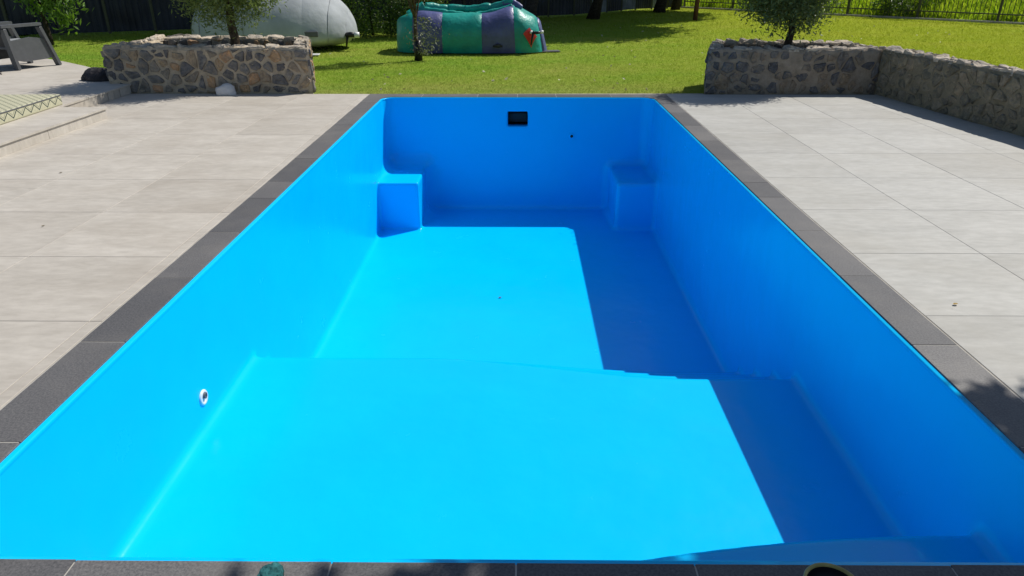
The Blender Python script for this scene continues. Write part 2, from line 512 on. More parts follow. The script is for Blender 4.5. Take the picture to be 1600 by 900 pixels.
D1, D2 = 0.90, 1.68
def step_edge(x):                       # front lip of the top step, slightly skewed across the pool
    t = np.clip((x + 0.7) / 2.0, 0, 1); t = t * t * (3 - 2 * t)
    return 4.43 - 0.27 * t
def pool_sdf(X, Y, Z):
    cx, cy = (PX0 + PX1) / 2, (PY0 + PY1) / 2
    hx, hy = (PX1 - PX0) / 2, (PY1 - PY0) / 2
    rc = 0.17
    qx = np.abs(X - cx) - hx + rc; qy = np.abs(Y - cy) - hy + rc
    wall = -(np.sqrt(np.maximum(qx, 0) ** 2 + np.maximum(qy, 0) ** 2) + np.minimum(np.maximum(qx, qy), 0) - rc)
    lip = step_edge(X)
    fl = Z + D2
    n = 4; rise = (D2 - D1) / n; tread = 0.255 + 0.06 * np.clip((X + 1.9) / 1.1, 0, 1) + 0.033 * np.clip((X + 0.8) / 1.8, 0, 1)
    for k in range(n):
        s = smax(Y - (lip + tread * k), Z + (D1 + rise * k), 0.03)
        fl = smin(fl, s, 0.02)
    solid = smin(wall, fl, 0.06)
    # corner seats at the deep end
    for sx in (-1, 1):
        xf = (X + 1.365) if sx < 0 else (1.375 - X)
        e = 0.025 if sx < 0 else 0.05
        seat = smax(smax(xf, 9.30 - Y, e), Z + 1.0, e)
        rr = (0.03 if sx < 0 else 0.06) + (0.19 if sx < 0 else 0.05) * np.clip((Y - 9.5) / 0.45, 0, 1)
        solid = smin(solid, seat, rr)
    # entry step at the shallow end, bowed
    bow = 2.235 - 0.145 * np.clip(np.abs(X - 1.9) / 1.4, 0, 3) ** 2
    st = smax(Y - bow, Z + 0.45, 0.03)
    solid = smin(solid, st, 0.06)
    # skimmer throat
    sk = np.maximum(np.maximum(np.abs(X - 0.005) - 0.145, np.abs(Z + 0.312) - 0.103), np.abs(Y - 10.35) - 0.22)
    return smax(solid, -sk, 0.012)

def surface_nets(fn, lo, hi, h):
    nx, ny, nz = [int(math.ceil((hi[i] - lo[i]) / h)) + 1 for i in range(3)]
    xs = (lo[0] + h * np.arange(nx)).astype(np.float32)
    ys = (lo[1] + h * np.arange(ny)).astype(np.float32)
    zs = (lo[2] + h * np.arange(nz)).astype(np.float32)
    F = np.empty((nx, ny, nz), np.float32)
    for i0 in range(0, nx, 24):
        F[i0:i0 + 24] = fn(xs[i0:i0 + 24, None, None], ys[None, :, None], zs[None, None, :])
    neg = F < 0
    cnt = np.zeros((nx - 1, ny - 1, nz - 1), np.int8)
    for a in (0, 1):
        for b in (0, 1):
            for c in (0, 1):
                cnt += neg[a:nx - 1 + a, b:ny - 1 + b, c:nz - 1 + c]
    act = (cnt > 0) & (cnt < 8)
    I, J, K = np.nonzero(act)
    idx = np.full(act.shape, -1, np.int64); idx[I, J, K] = np.arange(len(I))
    acc = np.zeros((len(I), 3)); num = np.zeros(len(I))
    corners = [(a, b, c) for a in (0, 1) for b in (0, 1) for c in (0, 1)]
    for p in corners:
        for ax in range(3):
            if p[ax]: continue
            q = list(p); q[ax] = 1
            f0 = F[I + p[0], J + p[1], K + p[2]]; f1 = F[I + q[0], J + q[1], K + q[2]]
            cr = (f0 < 0) != (f1 < 0)
            t = np.where(cr, f0 / np.where(cr, f0 - f1, 1), 0)
            pt = np.stack([I + p[0], J + p[1], K + p[2]], 1).astype(float)
            pt[:, ax] += t
            acc += pt * cr[:, None]; num += cr
    V = np.array(lo) + h * acc / num[:, None]
    faces = []
    for ax in range(3):
        sl0 = [slice(None)] * 3; sl1 = [slice(None)] * 3
        sl0[ax] = slice(0, -1); sl1[ax] = slice(1, None)
        A = neg[tuple(sl0)]; B = neg[tuple(sl1)]
        e = np.argwhere(A != B)
        o1, o2 = (ax + 1) % 3, (ax + 2) % 3
        ok = (e[:, o1] > 0) & (e[:, o2] > 0) & (e[:, o1] < F.shape[o1] - 1) & (e[:, o2] < F.shape[o2] - 1)
        e = e[ok]
        flip = A[e[:, 0], e[:, 1], e[:, 2]]
        q = []
        for d1, d2 in ((0, 0), (-1, 0), (-1, -1), (0, -1)):
            c = e.copy(); c[:, o1] += d1; c[:, o2] += d2
            q.append(idx[c[:, 0], c[:, 1], c[:, 2]])
        q = np.stack(q, 1)
        q[~flip] = q[~flip][:, ::-1]
        faces.append(q)
    return V, np.concatenate(faces)

pool = empty('swimming_pool', (0, 0, 0), 0, 'empty bright blue swimming pool let into the paving', 'swimming pool')
def build_shell():
    h = 0.02
    V, Fc = surface_nets(pool_sdf, (-2.2, 1.42, -1.87), (2.2, 10.75, 0.07), h)
    zmax = V[Fc][:, :, 2].max(1)
    Fc = Fc[zmax < -0.001]
    V[:, 2] = np.minimum(V[:, 2], -0.006)
    used = np.zeros(len(V), bool); used[Fc.ravel()] = True
    remap = np.cumsum(used) - 1
    V = V[used]; Fc = remap[Fc]
    # face winding: make the floor face up
    a = V[Fc[:, 1]] - V[Fc[:, 0]]; b = V[Fc[:, 2]] - V[Fc[:, 0]]
    nz = np.cross(a, b)[:, 2]
    if nz.sum() < 0: Fc = Fc[:, ::-1]
    add('shell', mesh_np('shell', V, Fc, True), M['pool'], pool)
build_shell()

def rounded_rect(x0, x1, y0, y1, r, n=8):
    pts = []
    for cx, cy, a0 in ((x1 - r, y1 - r, 0), (x0 + r, y1 - r, 90), (x0 + r, y0 + r, 180), (x1 - r, y0 + r, 270)):
        for k in range(n + 1):
            a = R(a0 + 90 * k / n)
            pts.append((cx + r * math.cos(a), cy + r * math.sin(a)))
    return pts
def build_rim():
    mb = MB()
    prof = [(-0.0015, -0.030), (-0.004, -0.020), (-0.003, -0.011), (0.002, -0.007), (0.045, -0.007)]
    rings = []
    for off, z in prof:
        rings.append([(x, y, z) for x, y in rounded_rect(PX0 - off, PX1 + off, PY0 - off, PY1 + off, 0.17 + off)])
    n = len(rings[0]); b = 0
    for r in rings: mb.v += r
    for k in range(len(rings) - 1):
        for i in range(n):
            j = (i + 1) % n
            mb.f.append((k * n + i, k * n + j, (k + 1) * n + j, (k + 1) * n + i))
    mb.build('rim', M['pool'], pool, True)
build_rim()

def fitting(name, loc, rot, r, mat, inner):
    Mx = Matrix.Translation(loc) @ rot
    o = MB().lathe([(r * 1.25, -0.004), (r * 1.25, 0.004), (r * 1.1, 0.010), (r * 0.78, 0.010), (r * 0.70, 0.003), (r * 0.66, 0.003)], 24, Mx).build(name, mat, pool, True)
    MB().lathe([(r * 0.69, 0.0035), (r * 0.45, 0.0035), (r * 0.40, 0.002), (0.0005, 0.002)], 20, Mx).build('eyeball', inner, o, True)
    return o
o = fitting('return_inlet', (PX0 + 0.002, 3.60, -0.71), Matrix.Rotation(R(90), 4, 'Y'), 0.040, M['white'], M['white'])
MB().lathe([(0.020, 0.0), (0.020, 0.016), (0.012, 0.018), (0.010, 0.006), (0.0005, 0.006)], 16, Matrix.Translation((PX0 + 0.006, 3.60, -0.695)) @ Matrix.Rotation(R(90), 4, 'Y')).build('nozzle', M['resin'], o, True)
o['label'] = 'white return inlet in the left wall'
o = fitting('vacuum_point', (0.80, PY1 - 0.002, -0.56), Matrix.Rotation(R(90), 4, 'X'), 0.030, M['pool'], M['black'])
o['label'] = 'small dark round hole in the far wall'
mb = MB()
x0, x1, z0, z1, ya, yb = -0.132, 0.142, -0.405, -0.216, 10.36, 10.53
mb.poly([(x0, ya, z0), (x1, ya, z0), (x1, yb, z0), (x0, yb, z0)]); mb.poly([(x0, ya, z1), (x1, ya, z1), (x1, yb, z1), (x0, yb, z1)])
mb.poly([(x0, ya, z0), (x0, yb, z0), (x0, yb, z1), (x0, ya, z1)]); mb.poly([(x1, ya, z0), (x1, yb, z0), (x1, yb, z1), (x1, ya, z1)])
mb.poly([(x0, yb, z0), (x1, yb, z0), (x1, yb, z1), (x0, yb, z1)])
sk = mb.build('skimmer_throat', M['black'], pool)
sk['label'] = 'dark rectangular skimmer mouth in the far wall'
MB().box(-0.125, 0.135, 10.47, 10.476, -0.395, -0.27, 0.002).build('weir_flap', M['resin_dark'], sk)

# ------------------------------------------------------------------ coping
coping = bpy.data.objects.new('coping', None); COL.objects.link(coping)
tag(coping, 'dark grey stone coping round the pool edge', 'coping', kind='structure')
CO_L, CO_R, CO_N, CO_F = -2.185, 2.185, 1.385, 10.53   # outer edge
def cop_box(x0, x1, y0, y1):
    g = 0.0028
    dz = random.uniform(0.0, 0.0012)
    return MB().box(x0 + g, x1 - g, y0 + g, y1 - g, -0.032, dz, 0.0015).build('coping_tile', M['coping'], coping)
IN = 0.018
ys_l = [2.22 + 0.8 * k for k in range(0, 10)]
ysl = [1.42 + 0.48] + [2.22, 3.03, 3.82, 4.61, 5.41, 5.90, 6.70, 7.50, 8.30, 9.10, 9.80]
ysr = [1.42 + 0.48] + [2.22, 3.03, 3.88, 4.68, 5.47, 5.90, 6.70, 7.50, 8.30, 9.10, 9.80]
for side, ys in ((-1, ysl), (1, ysr)):
    for a, b in zip(ys[:-1], ys[1:]):
        if side < 0: cop_box(CO_L, PX0 - IN, a, b)
        else: cop_box(PX1 + IN, CO_R, a, b)
xj = [-1.39, -0.58, 0.0, 0.56, 1.36]
for a, b in zip(xj[:-1], xj[1:]):
    cop_box(a, b, CO_N, PY0 - IN); cop_box(a, b, PY1 + IN, CO_F)
def cop_corner(sx, sy, xe, ye):
    """corner piece: L-shaped slab with a rounded inside corner"""
    r = 0.17 + IN
    xi = (PX0 - IN) if sx < 0 else (PX1 + IN); yi = (PY0 - IN) if sy < 0 else (PY1 + IN)
    xo = CO_L if sx < 0 else CO_R; yo = CO_N if sy < 0 else CO_F
    cx, cy = xi - sx * r, yi - sy * r
    g = 0.0025
    xo -= sx * g; yo -= sy * g
    ye2 = ye + sy * g; xe2 = xe + sx * g
    ring = [(xo, ye2), (xo, yo), (xe2, yo), (xe2, yi)]
    for k in range(9):
        a = R(90 * k / 8)
        ring.append((cx + sx * r * math.sin(a), cy + sy * r * math.cos(a)))
    ring.append((xi, ye2))
    bm = bmesh.new()
    top = [bm.verts.new((x, y, 0.0)) for x, y in ring]
    bot = [bm.verts.new((x, y, -0.032)) for x, y in ring]
    bm.faces.new(top); bm.faces.new(bot[::-1])
    n = len(ring)
    for i in range(n): bm.faces.new((top[i], bot[i], bot[(i + 1) % n], top[(i + 1) % n]))
    bmesh.ops.recalc_face_normals(bm, faces=bm.faces)
    me = bpy.data.meshes.new('coping_tile'); bm.to_mesh(me); bm.free()
    add('coping_tile', me, M['coping'], coping)
cop_corner(-1, 1, -1.39, 9.80); cop_corner(1, 1, 1.36, 9.80)
cop_corner(-1, -1, -1.39, 1.90); cop_corner(1, -1, 1.36, 1.90)
# bedding under the coping: shows as the pale joint lines
def ring_bed():
    mb = MB()
    zt, zb = -0.0016, -0.06
    o0, o1, o2, o3 = CO_L - 0.004, CO_R + 0.004, CO_N - 0.004, CO_F + 0.004
    i0, i1, i2, i3 = PX0 - 0.028, PX1 + 0.028, PY0 - 0.028, PY1 + 0.028
    mb.box(o0, i0, o2, o3, zb, zt); mb.box(i1, o1, o2, o3, zb, zt)
    mb.box(i0, i1, o2, i2, zb, zt); mb.box(i0, i1, i3, o3, zb, zt)
    mb.build('joint_bed', M['grout_pale'], coping)
ring_bed()

# ------------------------------------------------------------------ paved decks
def paving(name, label, mat, x_lines, y_lines, clip, slab, gmat):
    root = bpy.data.objects.new(name, None); COL.objects.link(root)
    tag(root, label, 'paving', kind='structure')
    mb = MB().box(slab[0], slab[1], slab[2], slab[3], -0.09, -0.0022)
    mb.build('grout_bed', gmat, root)
    cache = {}
    for xa, xb in zip(x_lines[:-1], x_lines[1:]):
        for ya, yb in zip(y_lines[:-1], y_lines[1:]):
            if clip and clip((xa + xb) / 2, (ya + yb) / 2): continue
            w, d = round(xb - xa, 3), round(yb - ya, 3)
            if (w, d) not in cache:
                g = 0.0018
                cache[(w, d)] = MB().box(-w / 2 + g, w / 2 - g, -d / 2 + g, d / 2 - g, -0.02, 0, 0.0015).mesh('paving_tile')
            add('paving_tile', cache[(w, d)], mat, root, ((xa + xb) / 2, (ya + yb) / 2, random.uniform(-0.0004, 0.0004)))
    return root
yl = [0.55 + 0.9 * k for k in range(0, 11)] + [10.5]
yr = [0.65 + 0.9 * k for k in range(0, 11)] + [10.5]
yl = [y for y in yl if y < 10.3] + [10.52]; yr = [y for y in yr if y < 10.3] + [10.52]
paving('pool_paving', 'large pale beige paving tiles left of the pool', M['deck_l'],
       [-5.85, -4.964, -4.064, -3.164, -2.262, -2.193], yl, None, (-6.6, -2.190, -4.0, 10.525), M['grout_mid'])
paving('pool_paving', 'large pale grey paving tiles right of the pool', M['deck_r'],
       [2.193, 3.033, 3.933, 4.833, 5.733, 6.633], yr, None, (2.190, 6.8, -4.0, 10.525), M['grout'])
o = MB().box(-2.19, 2.19, -4.0, 1.380, -0.09, -0.003).build('pool_paving', M['deck_l'])
tag(o, 'pale paving behind the near coping', 'paving', kind='structure')
# thin edging strip between far coping and lawn
mb = MB()
mb.v = [(-0.9, 10.536, -0.06), (2.75, 10.536, -0.06), (2.75, 10.615, -0.06), (-0.9, 10.545, -0.06),
        (-0.9, 10.536, -0.002), (2.75, 10.536, -0.002), (2.75, 10.615, -0.002), (-0.9, 10.545, -0.002)]
mb.f = [(3, 2, 1, 0), (4, 5, 6, 7), (0, 1, 5, 4), (1, 2, 6, 5), (2, 3, 7, 6), (3, 0, 4, 7)]
tag(mb.build('edging_strip', M['kerb']), 'narrow pale edging between far coping and lawn', 'edging', kind='structure')

# ------------------------------------------------------------------ raised terrace on the left
TZ = 0.13
ter = bpy.data.objects.new('terrace', None); COL.objects.link(ter)
tag(ter, 'low raised terrace with tiled riser left of the pool', 'terrace', kind='structure')
def prism(poly, z0, z1):
    mb = MB(); n = len(poly)
    mb.v = [(x, y, z0) for x, y in poly] + [(x, y, z1) for x, y in poly]
    mb.f = [tuple(range(n))[::-1], tuple(range(n, 2 * n))] + [(i, (i + 1) % n, n + (i + 1) % n, n + i) for i in range(n)]
    return mb
ter_out = [(-5.105, -3.0), (-5.105, 8.69), (-5.73, 8.69), (-5.76, 10.62), (-6.12, 11.0), (-6.45, 11.5), (-6.95, 12.05), (-7.6, 12.65), (-8.3, 13.25), (-9.3, 14.0), (-12.0, 14.6), (-14.0, 14.6), (-14.0, -3.0)]
prism(ter_out, -0.05, TZ - 0.022).build('terrace_base', M['grout'], ter)
prism([(x + (0.03 if x > -6 else 0), y + (0.015 if 8 < y < 9 else 0)) for x, y in ter_out], TZ - 0.022, TZ).build('terrace_top', M['deck_l'], ter)
for ya, yb in ((3.9, 4.8), (4.8, 5.7), (5.7, 6.6), (6.6, 7.52), (7.52, 8.69)):
    MB().box(-5.105, -5.092, ya + 0.003, yb - 0.003, -0.0, TZ - 0.024, 0.001).build('riser_tile', M['deck_l'], ter)
MB().box(-5.745, -5.718, 8.705, 9.75, 0.0, TZ - 0.024, 0.001).build('riser_tile', M['deck_l'], ter)
for k in range(5):
    MB().box(-5.758, -5.732 + 0.004 * (k % 2), 9.76 + 0.16 * k, 9.76 + 0.16 * k + 0.15, 0.0, TZ - 0.024, 0.002).build('riser_tile', M['deck_l'], ter)

# ------------------------------------------------------------------ stone work
def clip_poly(poly, nx, ny, c):
    """keep the side n.p <= c"""
    out = []
    n = len(poly)
    for i in range(n):
        p, q = poly[i], poly[(i + 1) % n]
        dp = nx * p[0] + ny * p[1] - c; dq = nx * q[0] + ny * q[1] - c
        if dp <= 0: out.append(p)
        if (dp < 0) != (dq < 0) and abs(dp - dq) > 1e-9:
            t = dp / (dp - dq)
            out.append((p[0] + t * (q[0] - p[0]), p[1] + t * (q[1] - p[1])))
    return out

def stones(parent, O, U, V, W, H, cell, joint, proud, mat, seed, rows_jit=0.42, aspect=1.1, skip=0.0):
    """irregular stones set in a W x H face; each one its own object"""
    rnd = random.Random(seed)
    U = Vector(U).normalized(); V = Vector(V).normalized(); N = U.cross(V).normalized()
    O = Vector(O)
    nr = max(1, round(H / cell)); nc = max(1, round(W / (cell * aspect)))
    seeds = []
    for r in range(-1, nr + 1):
        off = rnd.uniform(-0.5, 0.5)
        for c in range(-1, nc + 2):
            if rnd.random() < 0.12: continue
            seeds.append(((c + 0.5 + off * 0.9 + rnd.uniform(-rows_jit, rows_jit)) * W / nc, (r + 0.5 + rnd.uniform(-rows_jit, rows_jit) * 0.9) * H / nr))
    made = []
    for i, s in enumerate(seeds):
        if rnd.random() < skip: continue
        j = joint * rnd.uniform(0.5, 1.5)
        e = rnd.uniform(0.0, 0.012)
        poly = [(e, e), (W - e, e), (W - e, H - e), (e, H - e)]
        for k, t in enumerate(seeds):
            if k == i: continue
            dx, dy = t[0] - s[0], t[1] - s[1]
            L = math.hypot(dx, dy)
            if L > 4 * cell: continue
            nx, ny = dx / L, dy / L
            poly = clip_poly(poly, nx, ny, nx * (s[0] + t[0]) / 2 + ny * (s[1] + t[1]) / 2 - j / 2)
            if len(poly) < 3: break
        if len(poly) < 3: continue
        area = 0.5 * abs(sum(poly[a][0] * poly[(a + 1) % len(poly)][1] - poly[(a + 1) % len(poly)][0] * poly[a][1] for a in range(len(poly))))
        if area < (cell * 0.28) ** 2: continue
        # round the outline: corner cutting
        pts = []
        n = len(poly)
        for a in range(n):
            p, q = poly[a], poly[(a + 1) % n]
            for t in (0.14, 0.86):
                pts.append((p[0] + (q[0] - p[0]) * t + rnd.uniform(-0.011, 0.011), p[1] + (q[1] - p[1]) * t + rnd.uniform(-0.011, 0.011)))
        cx = sum(p[0] for p in pts) / len(pts); cy = sum(p[1] for p in pts) / len(pts)
        pr = proud * rnd.uniform(0.45, 1.35)
        tx, ty = rnd.uniform(-0.18, 0.18), rnd.uniform(-0.18, 0.18)
        verts = []; n = len(pts)
        for sc, hgt in ((1.0, -0.03), (1.0, pr * 0.35), (0.88, pr * 0.95), (0.5, pr * 1.1)):
            for (x, y) in pts:
                px, py = cx + (x - cx) * sc, cy + (y - cy) * sc
                hh = hgt + ((x - cx) * tx + (y - cy) * ty if sc < 1 else 0) + (rnd.uniform(-0.007, 0.007) if hgt > 0 else 0)
                verts.append(O + U * px + V * py + N * hh)
        verts.append(O + U * cx + V * cy + N * pr * rnd.uniform(0.9, 1.25))
        faces = []
        for k in range(3):
            for a in range(n):
                b = (a + 1) % n
                faces.append((k * n + a, k * n + b, (k + 1) * n + b, (k + 1) * n + a))
        for a in range(n): faces.append((3 * n + a, 3 * n + (a + 1) % n, 4 * n))
        me = bpy.data.meshes.new('stone'); me.from_pydata([tuple(v) for v in verts], [], faces); me.update()
        made.append(add('stone', me, mat, parent))
    return made

def rough_box(x0, x1, y0, y1, z0, z1, amp, step=0.07, seed=0, M4=None):
    """mortar core: a box with uneven faces"""
    bm = bmesh.new()
    def face(o, u, v, nu, nv):
        g = [[bm.verts.new(o + u * (i / nu) + v * (j / nv)) for j in range(nv + 1)] for i in range(nu + 1)]
        for i in range(nu):
            for j in range(nv):
                bm.faces.new((g[i][j], g[i + 1][j], g[i + 1][j + 1], g[i][j + 1]))
    X, Y, Z = x1 - x0, y1 - y0, z1 - z0
    nx, ny, nz = [max(1, int(d / step)) for d in (X, Y, Z)]
    o = Vector((x0, y0, z0)); ex = Vector((X, 0, 0)); ey = Vector((0, Y, 0)); ez = Vector((0, 0, Z))
    face(o, ex, ez, nx, nz); face(o + ey, ex, ez, nx, nz)
    face(o, ey, ez, ny, nz); face(o + ex, ey, ez, ny, nz)
    face(o + ez, ex, ey, nx, ny)
    bmesh.ops.remove_doubles(bm, verts=bm.verts, dist=1e-4)
    bmesh.ops.recalc_face_normals(bm, faces=bm.faces)
    for v in bm.verts:
        d = noise.noise_vector(v.co * 7.0 + Vector((seed, 0, 0))) + 0.6 * noise.noise_vector(v.co * 19.0 + Vector((0, seed, 0)))
        k = amp * (0.35 if v.co.z < z0 + 0.03 else 1.0)
        v.co += d * k
    if M4: bmesh.ops.transform(bm, matrix=M4, verts=bm.verts)
    me = bpy.data.meshes.new('core'); bm.to_mesh(me); bm.free()
    for p in me.polygons: p.use_smooth = True
    return me

def planter(name, label, x0, x1, y0, y1, h, t, ms, mm, cell, joint, proud, seed, front_skip=0.0):
    root = empty(name, ((x0 + x1) / 2, (y0 + y1) / 2, 0), 0, label, 'planter', 'stone planters on the lawn edge')
    off = Vector(root.location)
    holder = []
    def wallpart(a, b, c, d):
        me = rough_box(a, b, c, d, -0.05, h, 0.013, 0.06, seed + a)
        o = add('wall', me, mm, root); o.location = -off; return o
    wf = wallpart(x0, x1, y0, y0 + t); wb = wallpart(x0 + 0.01, x1 - 0.01, y1 - t, y1)
    wl = wallpart(x0 + 0.006, x0 + t, y0 + t - 0.02, y1 - t + 0.02); wr = wallpart(x1 - t, x1 - 0.006, y0 + t - 0.02, y1 - t + 0.02)
    so = MB().box(x0 + t - 0.03, x1 - t + 0.03, y0 + t - 0.03, y1 - t + 0.03, 0.0, h - 0.13).build('soil', M['soil'], root); so.location = -off
    # stones hang off their wall (third level)
    stones(wf, (x0, y0, 0.0), (1, 0, 0), (0, 0, 1), x1 - x0, h - 0.02, cell, joint, proud, ms, seed, skip=front_skip)
    stones(wr, (x1, y0, 0.0), (0, 1, 0), (0, 0, 1), y1 - y0, h - 0.02, cell, joint, proud, ms, seed + 1)
    stones(wl, (x0, y1, 0.0), (0, -1, 0), (0, 0, 1), y1 - y0, h - 0.02, cell, joint, proud, ms, seed + 2)
    # top edges
    stones(wf, (x0, y0, h), (1, 0, 0), (0, 1, 0), x1 - x0, t, t * 0.75, 0.02, 0.022, M['cap'], seed + 3, aspect=1.5)
    stones(wb, (x0, y1 - t, h), (1, 0, 0), (0, 1, 0), x1 - x0, t, t * 0.75, 0.02, 0.026, M['cap'], seed + 4, aspect=1.5)
    stones(wr, (x1 - t, y0 + t, h), (1, 0, 0), (0, 1, 0), t, y1 - y0 - 2 * t, t * 0.75, 0.02, 0.02, M['cap'], seed + 5)
    stones(wl, (x0, y0 + t, h), (1, 0, 0), (0, 1, 0), t, y1 - y0 - 2 * t, t * 0.75, 0.02, 0.02, M['cap'], seed + 6)
    # inside face of the back wall
    stones(wb, (x0 + t, y1 - t, h - 0.14), (1, 0, 0), (0, 0, 1), x1 - x0 - 2 * t, 0.13, 0.13, 0.02, 0.02, ms, seed + 7, aspect=1.3)
    return root
def warp(root, fn):
    for ch in root.children_recursive:
        if ch.type != 'MESH': continue
        for v in ch.data.vertices: v.co = fn(v.co)
        ch.data.update()
pl = planter('stone_planter', 'stone planter of grey and ochre fieldstones left of the pool', -6.05, -3.04, 10.60, 12.25, 0.64, 0.25, M['stone_l'], M['mortar_l'], 0.150, 0.040, 0.026, 21)
warp(pl, lambda c: Vector((c.x - 0.44 * max(0, c.y - 10.6) / 1.65 * max(0.0, (c.x + 4.5) / 1.46), c.y, c.z)))
pr_ = planter('stone_planter', 'dark stone planter with smeared mortar right of the pool', 2.76, 5.26, 10.58, 11.75, 0.62, 0.22, M['stone_r'], M['mortar_r'], 0.150, 0.048, 0.022, 41, 0.12)

warp(pr_, lambda c: Vector((c.x + 0.34 * max(0, c.y - 10.58) / 1.17 * max(0.0, (4.2 - c.x) / 1.44), c.y, c.z)))

# long low wall running toward the camera on the right
wa = Vector((5.25, 10.75, 0)); wb_ = Vector((5.98, 4.2, 0))
dirw = (wb_ - wa).normalized(); LW = (wb_ - wa).length
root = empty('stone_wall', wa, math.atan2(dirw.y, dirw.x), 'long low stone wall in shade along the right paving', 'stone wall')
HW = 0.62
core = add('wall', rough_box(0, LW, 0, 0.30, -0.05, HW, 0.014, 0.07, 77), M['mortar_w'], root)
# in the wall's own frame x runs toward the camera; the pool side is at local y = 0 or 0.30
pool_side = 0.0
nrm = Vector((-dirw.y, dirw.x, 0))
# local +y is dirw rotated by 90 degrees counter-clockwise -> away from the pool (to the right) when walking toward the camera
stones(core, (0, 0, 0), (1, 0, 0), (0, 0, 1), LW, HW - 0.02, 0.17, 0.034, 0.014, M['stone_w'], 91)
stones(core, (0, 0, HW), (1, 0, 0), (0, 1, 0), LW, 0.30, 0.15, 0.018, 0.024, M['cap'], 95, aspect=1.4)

# ------------------------------------------------------------------ plants
def leaf_mesh(name, P, L, W, rnd, droop=0.0, dirs=None):
    """diamond leaves: two triangles with a slight fold"""
    n = len(P)
    d = rnd.normal(size=(n, 3)) if dirs is None else dirs + rnd.normal(size=(n, 3)) * 0.45
    d[:, 2] -= droop
    d /= np.linalg.norm(d, axis=1)[:, None]
    r = rnd.normal(size=(n, 3)); s = np.cross(d, r); s /= np.linalg.norm(s, axis=1)[:, None]
    u = np.cross(s, d)
    l = L * rnd.uniform(0.65, 1.3, n)[:, None]; w = W * rnd.uniform(0.7, 1.3, n)[:, None]
    a = P - d * l * 0.5; b = P + s * w * 0.5 + u * w * 0.18; c = P + d * l * 0.5; e = P - s * w * 0.5 + u * w * 0.18
    V = np.stack([a, b, c, e], 1).reshape(-1, 3)
    F = np.arange(4 * n).reshape(n, 4)
    return mesh_np(name, V, F)

def crown_points(rnd, centre, radii, clumps, per, spread, shell=0.35, zmin=None):
    c = rnd.normal(size=(clumps, 3)); c /= np.linalg.norm(c, axis=1)[:, None]
    c *= rnd.uniform(shell, 1.0, clumps)[:, None] ** 0.6
    c = np.array(centre) + c * np.array(radii)
    P = (c[:, None, :] + rnd.normal(size=(clumps, per, 3)) * spread * rnd.uniform(0.6, 1.4, (clumps, 1, 1))).reshape(-1, 3)
    if zmin is not None: P = P[P[:, 2] > zmin]
    return c, P

def tree(name, label, base, trunk_top, r0, centre, radii, clumps, per, spread, leaf, mat, bark, seed, group=None, limbs=14, droop=0.2, cat='tree', extra=None):
    rnd = np.random.default_rng(seed)
    root = empty(name, base, 0, label, cat, group)
    off = -Vector(base)
    c, P = crown_points(rnd, centre, radii, clumps, per, spread)
    if extra is not None: P = np.concatenate([P, extra(rnd)])
    cr = add('crown', leaf_mesh('crown', P, leaf[0], leaf[1], rnd, droop), mat, root); cr.location = off
    b = Vector(base); t = Vector(trunk_top)
    pts = [b + Vector((0, 0, -0.05))] + [b.lerp(t, k / 6) + Vector((rnd.normal() * r0 * 0.25, rnd.normal() * r0 * 0.25, 0)) for k in range(1, 6)] + [t]
    tr = MB().tube(pts, [r0 * 1.25] + [r0 * (1.0 - 0.09 * k) for k in range(1, 7)], 10).build('trunk', bark, root, True); tr.location = off
    for k in range(min(limbs, len(c))):
        s = b.lerp(t, rnd.uniform(0.55, 1.0)); e = Vector(c[k])
        mid = s.lerp(e, 0.5) + Vector((rnd.normal() * 0.06, rnd.normal() * 0.06, 0.08)) * (e - s).length
        lm = MB().tube([s, s.lerp(mid, 0.6), mid, e], [r0 * 0.42, r0 * 0.32, r0 * 0.22, r0 * 0.06], 6).build('limb', bark, root, True)
        lm.location = off
    return root

tree('olive_tree', 'leafy green olive tree growing in the left stone planter', (-4.42, 11.42, 0.50), (-4.40, 11.40, 1.7), 0.075,
     (-4.38, 11.35, 1.88), (0.84, 0.80, 1.02), 470, 62, 0.10, (0.068, 0.019), M['olive'], M['bark'], 5, 'olive trees', 16)
tree('olive_tree', 'dark bushy olive tree growing in the right stone planter', (4.13, 11.20, 0.48), (4.12, 11.18, 1.5), 0.062,
     (4.02, 11.20, 1.58), (0.72, 0.66, 0.76), 340, 60, 0.10, (0.068, 0.022), M['olive_dark'], M['bark_dark'], 6, 'olive trees', 18)
def sprouts(rnd):
    n = 420
    z = rnd.uniform(0.10, 0.80, n)
    w = 0.16 * np.sin(np.pi * np.clip(z / 0.85, 0, 1)) + 0.03
    return np.stack([-1.96 + 0.08 + rnd.normal(size=n) * w, 14.80 - 0.03 + rnd.normal(size=n) * w, z], 1)
yo = tree('olive_tree', 'slender young olive tree standing before the striped inflatable', (-2.02, 14.80, -0.02), (-2.06, 14.82, 1.25), 0.052,
     (-2.10, 14.85, 1.90), (0.50, 0.50, 0.85), 120, 40, 0.09, (0.065, 0.018), M['olive_grey'], M['bark'], 8, 'olive trees', 14, extra=sprouts)
sl = MB().tube([(-2.02, 14.80, -0.03), (-2.015, 14.80, 0.17), (-2.02, 14.80, 0.36)], [0.085, 0.078, 0.066], 12).build('trunk_guard', M['black'], yo, True)
sl.location = -Vector(yo.location)

# drooping bright shrub far left, before the dark fence
tree('leafy_shrub', 'bright green drooping shrub beside the grey armchair', (-11.45, 17.9, 0.0), (-11.5, 17.9, 1.2), 0.07,
     (-11.15, 17.75, 1.35), (0.75, 0.6, 0.85), 90, 22, 0.14, (0.17, 0.055), M['bush'], M['bark_dark'], 9, None, 12, droop=1.2, cat='shrub')

